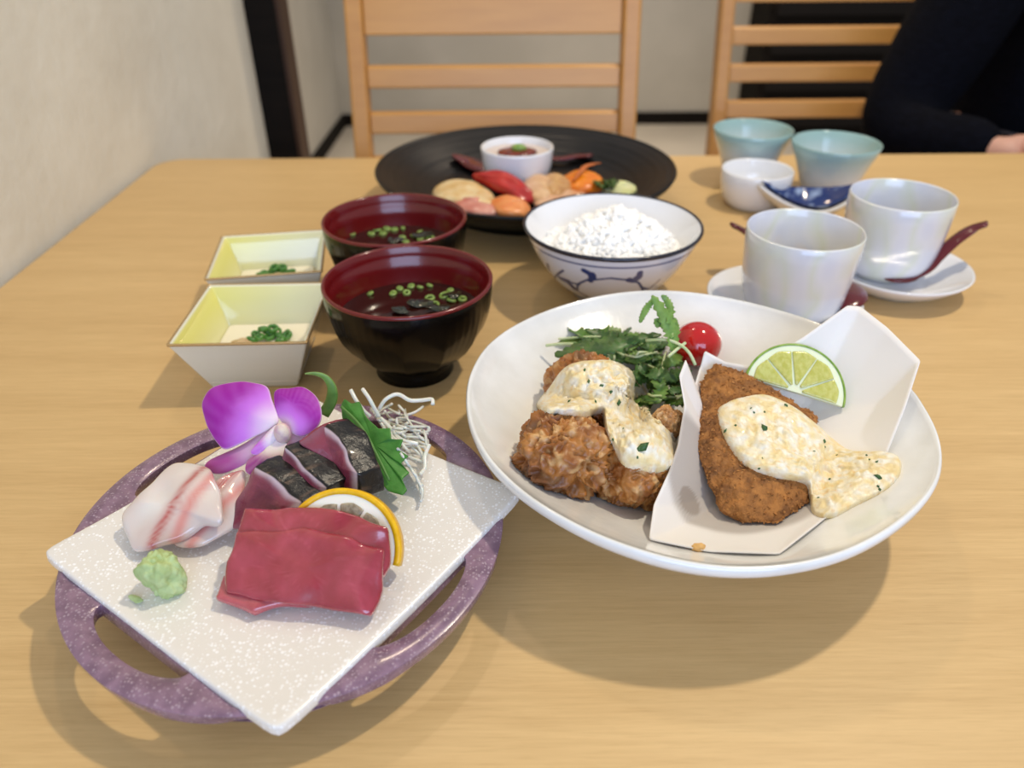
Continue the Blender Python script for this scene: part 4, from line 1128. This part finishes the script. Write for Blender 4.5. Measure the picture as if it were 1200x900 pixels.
def piece(name, pts, z, th, c1, c2, label, k=2.6, seed=0, rough=.3, cat_='sashimi'):
    m = mat(name, c1, rough, c2, (70, 70, 70), sss=.2, coat=.3, bump=.3, bscale=(120, 120, 120), bdist=.001)
    P = []
    for p in pts:
        w_ = at(p[0], p[1], p[2] if len(p) > 2 else z); P.append(w_)
    o = pillow(name, P, th, m, k=k, n=60, rings=10, smooth=True, amp=.0015, nscale=60, seed=seed)
    return tag(o, label, cat_, PG)
piece('squid_slice', [(507, 226), (520, 215, .034), (545, 212, .036), (565, 220, .034), (580, 232), (575, 242), (545, 240), (515, 236)], .028, .014, (214, 176, 112), (228, 206, 160), 'pale yellow fish slice at the edge of the black platter', seed=1)
piece('pink_fish_slice', [(530, 238), (555, 234, .032), (580, 238), (585, 249), (560, 252), (535, 246)], .026, .012, (196, 116, 100), (220, 160, 140), 'pink fish slice below the pale yellow one on the platter', seed=2)
piece('red_tuna_slice', [(553, 206, .042), (575, 202, .046), (600, 206, .046), (622, 224, .036), (628, 234, .030), (612, 238, .030), (588, 224, .036), (565, 214, .038)], .04, .016, (186, 34, 26), (160, 22, 24), 'bright red tuna slices heaped before the sauce cup', seed=3)
piece('salmon_slice', [(572, 240), (590, 232, .034), (612, 236, .034), (622, 246), (612, 253), (585, 252)], .027, .014, (226, 132, 66), (238, 160, 96), 'orange salmon slice near the front rim of the platter', seed=4)
piece('scallop_slice', [(612, 218), (628, 208, .036), (645, 212, .036), (650, 224), (640, 236), (618, 232)], .03, .016, (206, 160, 112), (226, 190, 148), 'beige scallop slice right of the red tuna', seed=5)
piece('fried_tofu_piece', [(632, 214), (648, 206, .038), (664, 210, .038), (672, 224), (655, 232), (636, 228)], .03, .016, (206, 162, 104), (184, 132, 78), 'golden speckled piece between scallop and orange roe', seed=6)
piece('orange_roe', [(656, 212), (672, 203, .040), (694, 204, .040), (708, 214, .034), (702, 224), (678, 226), (660, 222)], .03, .018, (232, 136, 20), (222, 112, 12), 'rounded bright orange roe mound on the platter', seed=7, k=2.2)
piece('shrimp_slice', [(625, 232), (650, 226, .032), (680, 226), (690, 236), (660, 242), (630, 242)], .027, .012, (214, 160, 120), (226, 186, 150), 'pale shrimp piece at the front of the platter', seed=8)
o = piece('cucumber_slice', [(703, 219), (716, 213, .034), (734, 214, .034), (746, 221), (738, 229), (715, 229)], .028, .005, (226, 222, 176), (206, 210, 140), 'pale green rimmed cucumber slice at the platter edge', k=6, seed=9, cat_='vegetable')
gs = [leaf_geo([at(700 + i * 3, 222 - (i % 3), .030), at(698 + i * 4, 216 - (i % 2) * 4, .037), at(695 + i * 5, 214 + (i % 3) * 3, .040)], .003, 1, i, Vector((0, -.5, 1)).normalized()) for i in range(7)]
v, f = join(gs); tag(build('parsley_tuft', v, f, M['leafdark'], mods=(SOL(.0006),)), 'dark green parsley tuft beside the orange roe', 'garnish', PG)
M['antenna'] = mat('antenna', (196, 104, 40), .4)
v, f = join([tube_geo(cat([at(672, 212, .040), at(684, 199 - i * 2, .048), at(690 + i * 7, 195 - i * 2, .050)], 10), [.0016, .0016, .0015, .0014, .0013, .0012, .001, .0009, .0007, .0005], 6) for i in range(3)])
tag(build('shrimp_antennae', v, f, M['antenna']), 'thin orange shrimp feelers sticking up behind the roe', 'garnish', kind='stuff')
# sauce cup on the platter
wcup = onk(606, 200, 0); wcup = at(606, 203, .016)
def cup(name, label, c, prof, m, parent=None, n=96, colf=None, cat_='cup', group=None, foot=True):
    o = lathe(name, prof, c, m, n=n, colf=colf); return tag(o, label, cat_, group)
cw = at(606, 172, .060); cw = Vector((cw.x, cw.y, .0172))
cup('sauce_cup', 'small white sauce cup standing on the black platter', cw, [(0, .006), (.026, .007), (.033, .014), (.0365, .030), (.038, .043), (.0388, .0438), (.0398, .0432), (.0398, .041), (.0385, .026), (.034, .009), (.030, .003), (.027, .0), (.022, 0), (.021, .002), (0, .002)], M['white'])
o = lathe('dipping_sauce', [(.0371, .036), (.03, .0363), (0, .0365)], cw, mat('cream_sauce', (214, 196, 182), .3, coat=.3), n=64); tag(o, 'pale dipping sauce inside the small white cup', 'sauce')
out = [cw + Vector((math.cos(a) * .022, math.sin(a) * .017, .0375)) for a in [i * PI / 6 for i in range(12)]]
o = pillow('red_relish', out, .006, mat('relish', (130, 46, 28), .25, (96, 30, 20), (150, 150, 150), coat=.4), k=2.2, n=40, rings=6, smooth=True, amp=.001, nscale=120); tag(o, 'dark red relish in the small sauce cup', 'relish')
v, f = ball_geo(cw + Vector((.002, -.003, .0425)), .006, 3, (1.3, .8, .7), lambda d: .3 * noise.noise(d * 2.5)); tag(build('green_garnish', v, f, M['scallion']), 'green dab on top of the red relish', 'garnish')

# ================================================================== SPOONS
M['burgundy'] = mat('burgundy_lacquer', (92, 14, 22), .18, coat=.6)
def spoon(label, path, bw, group='burgundy lacquer spoons', flat=.34):
    """path: handle tip -> bowl tip"""
    P = cat(path, 40); rad = []
    for i in range(40):
        t = i / 39
        h = .0048 + .0018 * (1 - t); b = bw * math.sin(PI * min(1, max(0, (t - .62) / .38)) ** .9) ** .6 if t > .62 else 0
        rad.append(max(h * (1 if t < .97 else .3), b) if t > .01 else h * .6)
    v, f = tube_geo(P, rad, 16, flat, Vector((0, 0, 1)))
    return tag(build('spoon', v, f, M['burgundy']), label, 'spoon', group)

# ================================================================== CUPS ON THE RIGHT
def pearlmat():
    m = bpy.data.materials.new('pearl_lustre'); m.use_nodes = True; nt = m.node_tree; b = nt.nodes['Principled BSDF']
    b.inputs['Roughness'].default_value = .16; b.inputs['Coat Weight'].default_value = .6
    tc = nt.nodes.new('ShaderNodeTexCoord'); mp = nt.nodes.new('ShaderNodeMapping'); mp.inputs['Scale'].default_value = (24, 24, 14); nt.links.new(tc.outputs['Object'], mp.inputs['Vector'])
    nz = nt.nodes.new('ShaderNodeTexNoise'); nz.inputs['Scale'].default_value = 1; nz.inputs['Detail'].default_value = 1.5; nt.links.new(mp.outputs[0], nz.inputs['Vector'])
    cr = nt.nodes.new('ShaderNodeValToRGB'); nt.links.new(nz.outputs['Fac'], cr.inputs[0])
    e = cr.color_ramp.elements; e[0].position = .3; e[0].color = (*lin((208, 211, 226)), 1); e[1].position = .72; e[1].color = (*lin((224, 214, 208)), 1)
    for p, c in ((.42, (220, 220, 222)), (.5, (216, 219, 206)), (.58, (222, 222, 224)), (.65, (214, 216, 226))):
        x = e.new(p); x.color = (*lin(c), 1)
    nt.links.new(cr.outputs[0], b.inputs['Base Color'])
    return m
M['pearl'] = pearlmat()
def saucer(label, c, r):
    o = lathe('saucer', [(0, .0055), (r * .45, .0058), (r * .62, .008), (r * .85, .0150), (r * .97, .0205), (r, .0212), (r * 1.01, .0205), (r * .98, .0180), (r * .80, .0085), (r * .6, .0030), (r * .55, 0), (r * .48, 0), (r * .47, .002), (0, .002)], c, M['white'], n=96)
    return tag(o, label, 'saucer', 'white porcelain saucers')
def pearlcup(label, c, r, h):
    o = lathe('custard_cup', [(0, .008), (r * .6, .008), (r * .76, .012), (r * .88, .022), (r * .925, .036), (r * .955, h * .75), (r * .965, h - .0012), (r * .98, h), (r, h - .0012), (r * .995, h * .8), (r * .955, .036), (r * .90, .018), (r * .84, .0095), (r * .74, .004), (r * .62, .0022), (r * .60, 0), (r * .54, 0), (r * .53, .002), (0, .002)], c, M['pearl'], n=128)
    tag(o, label, 'cup', 'pearl lustre cups')
Hc = .072
def cupcentre(L, Rr, zc): 
    a, b = at(*L, zc), at(*Rr, zc); return Vector(((a.x + b.x) / 2, (a.y + b.y) / 2, 0)), (b - a).length / 2
c1, r1 = cupcentre((875, 261), (1016, 274), Hc + .006)
c2, r2 = cupcentre((994, 220), (1121, 231), Hc + .006)
sr1 = .0600
s1c = Vector((c1.x - .006, c1.y + .001, 0)); s2c = Vector((.3375, .6180, 0))
saucer('white saucer under the front pearl cup beside the white bowl', s1c, sr1)
saucer('white saucer under the pearl cup with the curved spoon', s2c, sr1)
c2 = Vector((c2.x, max(c2.y - .004, s2c.y - .0), 0))
pearlcup('pearl lustre cup in front, holding pale egg custard', c1 + Vector((0, 0, .006)), r1, Hc)
pearlcup('pearl lustre cup on the saucer with the curved burgundy spoon', c2 + Vector((0, 0, .006)), r2, Hc)
o = lathe('egg_custard', [(r1 * .928, .037), (r1 * .9, .0373), (0, .0376)], c1 + Vector((0, 0, .006)), mat('custard', (222, 214, 190), .25, (206, 190, 140), (50, 50, 50), coat=.3), n=64); tag(o, 'pale egg custard inside the front pearl cup', 'custard')
spoon('burgundy spoon with long curved handle on the saucer edge', [at(1158, 262, .058), at(1140, 268, .052), at(1118, 283, .042), at(1098, 302, .030), at(1085, 316, .021), at(1068, 324, .0155), at(1048, 326, .0145), at(1034, 324, .0145)], .0085)
spoon('burgundy spoon tucked behind the front pearl cup', [at(857, 263, .046), at(880, 276, .036), Vector((c1.x + .004, c1.y + .056, .0285)), Vector((c1.x + .034, c1.y + .041, .026)), Vector((c1.x + .050, c1.y + .012, .024)), at(1000, 350, .0225), at(985, 362, .0185)], .0105)
spoon('burgundy spoon resting across the black platter behind the sauce cup', [onk(693, 188, .006), onk(675, 189, .006), onk(650, 192, .006), onk(600, 196, .0065) + Vector((0, .030, 0)), onk(572, 204, .006), onk(550, 196, .006), onk(530, 187, .006)], .0125)

# teal flared cups
M['celadon'] = mat('celadon', vcol=True, rough=.14, coat=.6)
def tealcup(label, c, r, h):
    te, pa = lin((146, 178, 174)), lin((220, 224, 228))
    def col(v):
        z = v.z - c.z; rr_ = math.hypot(v.x - c.x, v.y - c.y)
        return mixc(pa, te, sst(.30 * h, 1.0 * h, z))
    prof = [(0, .006), (r * .42, .007), (r * .56, .014), (r * .68, .028), (r * .80, .042), (r * .90, .053), (r * .962, h - .0012), (r * .98, h), (r, h - .0008), (r * .94, .052), (r * .85, .042), (r * .74, .028), (r * .64, .015), (r * .58, .006), (r * .55, 0), (r * .46, 0), (r * .45, .002), (0, .002)]
    vs, fs = lathe_geo(prof, c, 96)
    # denser rings for the colour fade
    tag(build('tea_cup', vs, fs, M['celadon'], cols=[col(v) for v in vs]), label, 'cup', 'celadon flared cups')
ct1, rt1 = cupcentre((836, 148), (931, 152), .062); ct2, rt2 = cupcentre((928, 164), (1034, 168), .062)
tealcup('pale teal flared cup behind the small white cup', ct1, rt1, .062)
tealcup('pale teal flared cup beside the person, behind the blue dish', ct2, rt2, .062)
cw2, rw2 = cupcentre((846, 195), (931, 200), .040)
cup('small_white_cup', 'small plain white rounded cup between the teal cups and pearl cups', cw2, [(0, .005), (rw2 * .6, .006), (rw2 * .84, .014), (rw2 * .93, .026), (rw2 * .955, .038), (rw2 * .975, .0402), (rw2, .039), (rw2 * 1.0, .026), (rw2 * .92, .011), (rw2 * .78, .003), (rw2 * .7, 0), (rw2 * .6, 0), (rw2 * .58, .002), (0, .002)], M['white'])
# blue dish with upturned corners
M['blueglaze'] = mat('blue_glaze', (22, 48, 112), .15, (150, 170, 205), (60, 60, 60), lo=.52, hi=.66, coat=.5)
dl, dr = at(893, 211, .042), at(1012, 213, .042); bc = (dl + dr) / 2; bc.z = 0; bc.y -= .004; dang = math.atan2(dr.y - dl.y, dr.x - dl.x); dhx = (dr - dl).length / 2
T = empty('blue_dish', bc); tag(T, 'small white boat-shaped dish with mottled blue inside and upturned points', 'dish')
def dsurf(u, w_, z0):
    x = u * dhx; y = w_ * .030 * (1 - abs(u) ** 1.6) - .004 * (1 - u * u) + .004
    z = z0 + .0165 * abs(w_) ** 1.6 * (1 - abs(u) ** 2) + .0310 * abs(u) ** 2.0
    return bc + Matrix.Rotation(dang, 3, 'Z') @ Vector((x, y, z))
for nm, z0, mt in (('blue_lining', .0105, M['blueglaze']), ('white_shell', .0065, M['white'])):
    vs, fs = [], []; G = 28
    for j in range(G + 1):
        for i in range(G + 1): vs.append(dsurf(2 * i / G - 1, 2 * j / G - 1, z0))
    for j in range(G):
        for i in range(G): q = j * (G + 1) + i; fs.append((q, q + 1, q + G + 2, q + G + 1))
    build(nm, vs, fs, mt, T, mods=(SOL(.0038 if nm == 'white_shell' else .0006, 1),))
lathe('foot', [(.012, 0), (.016, 0), (.017, .009), (.010, .009), (.012, 0)], bc, M['white'], T, 48)

# ------------------------------------------------------------------ lift everything to real height (floor at z = 0)
for o in list(scene.objects):
    if o.parent is None and o.type in ('MESH', 'EMPTY'):
        o.location.z += TZ
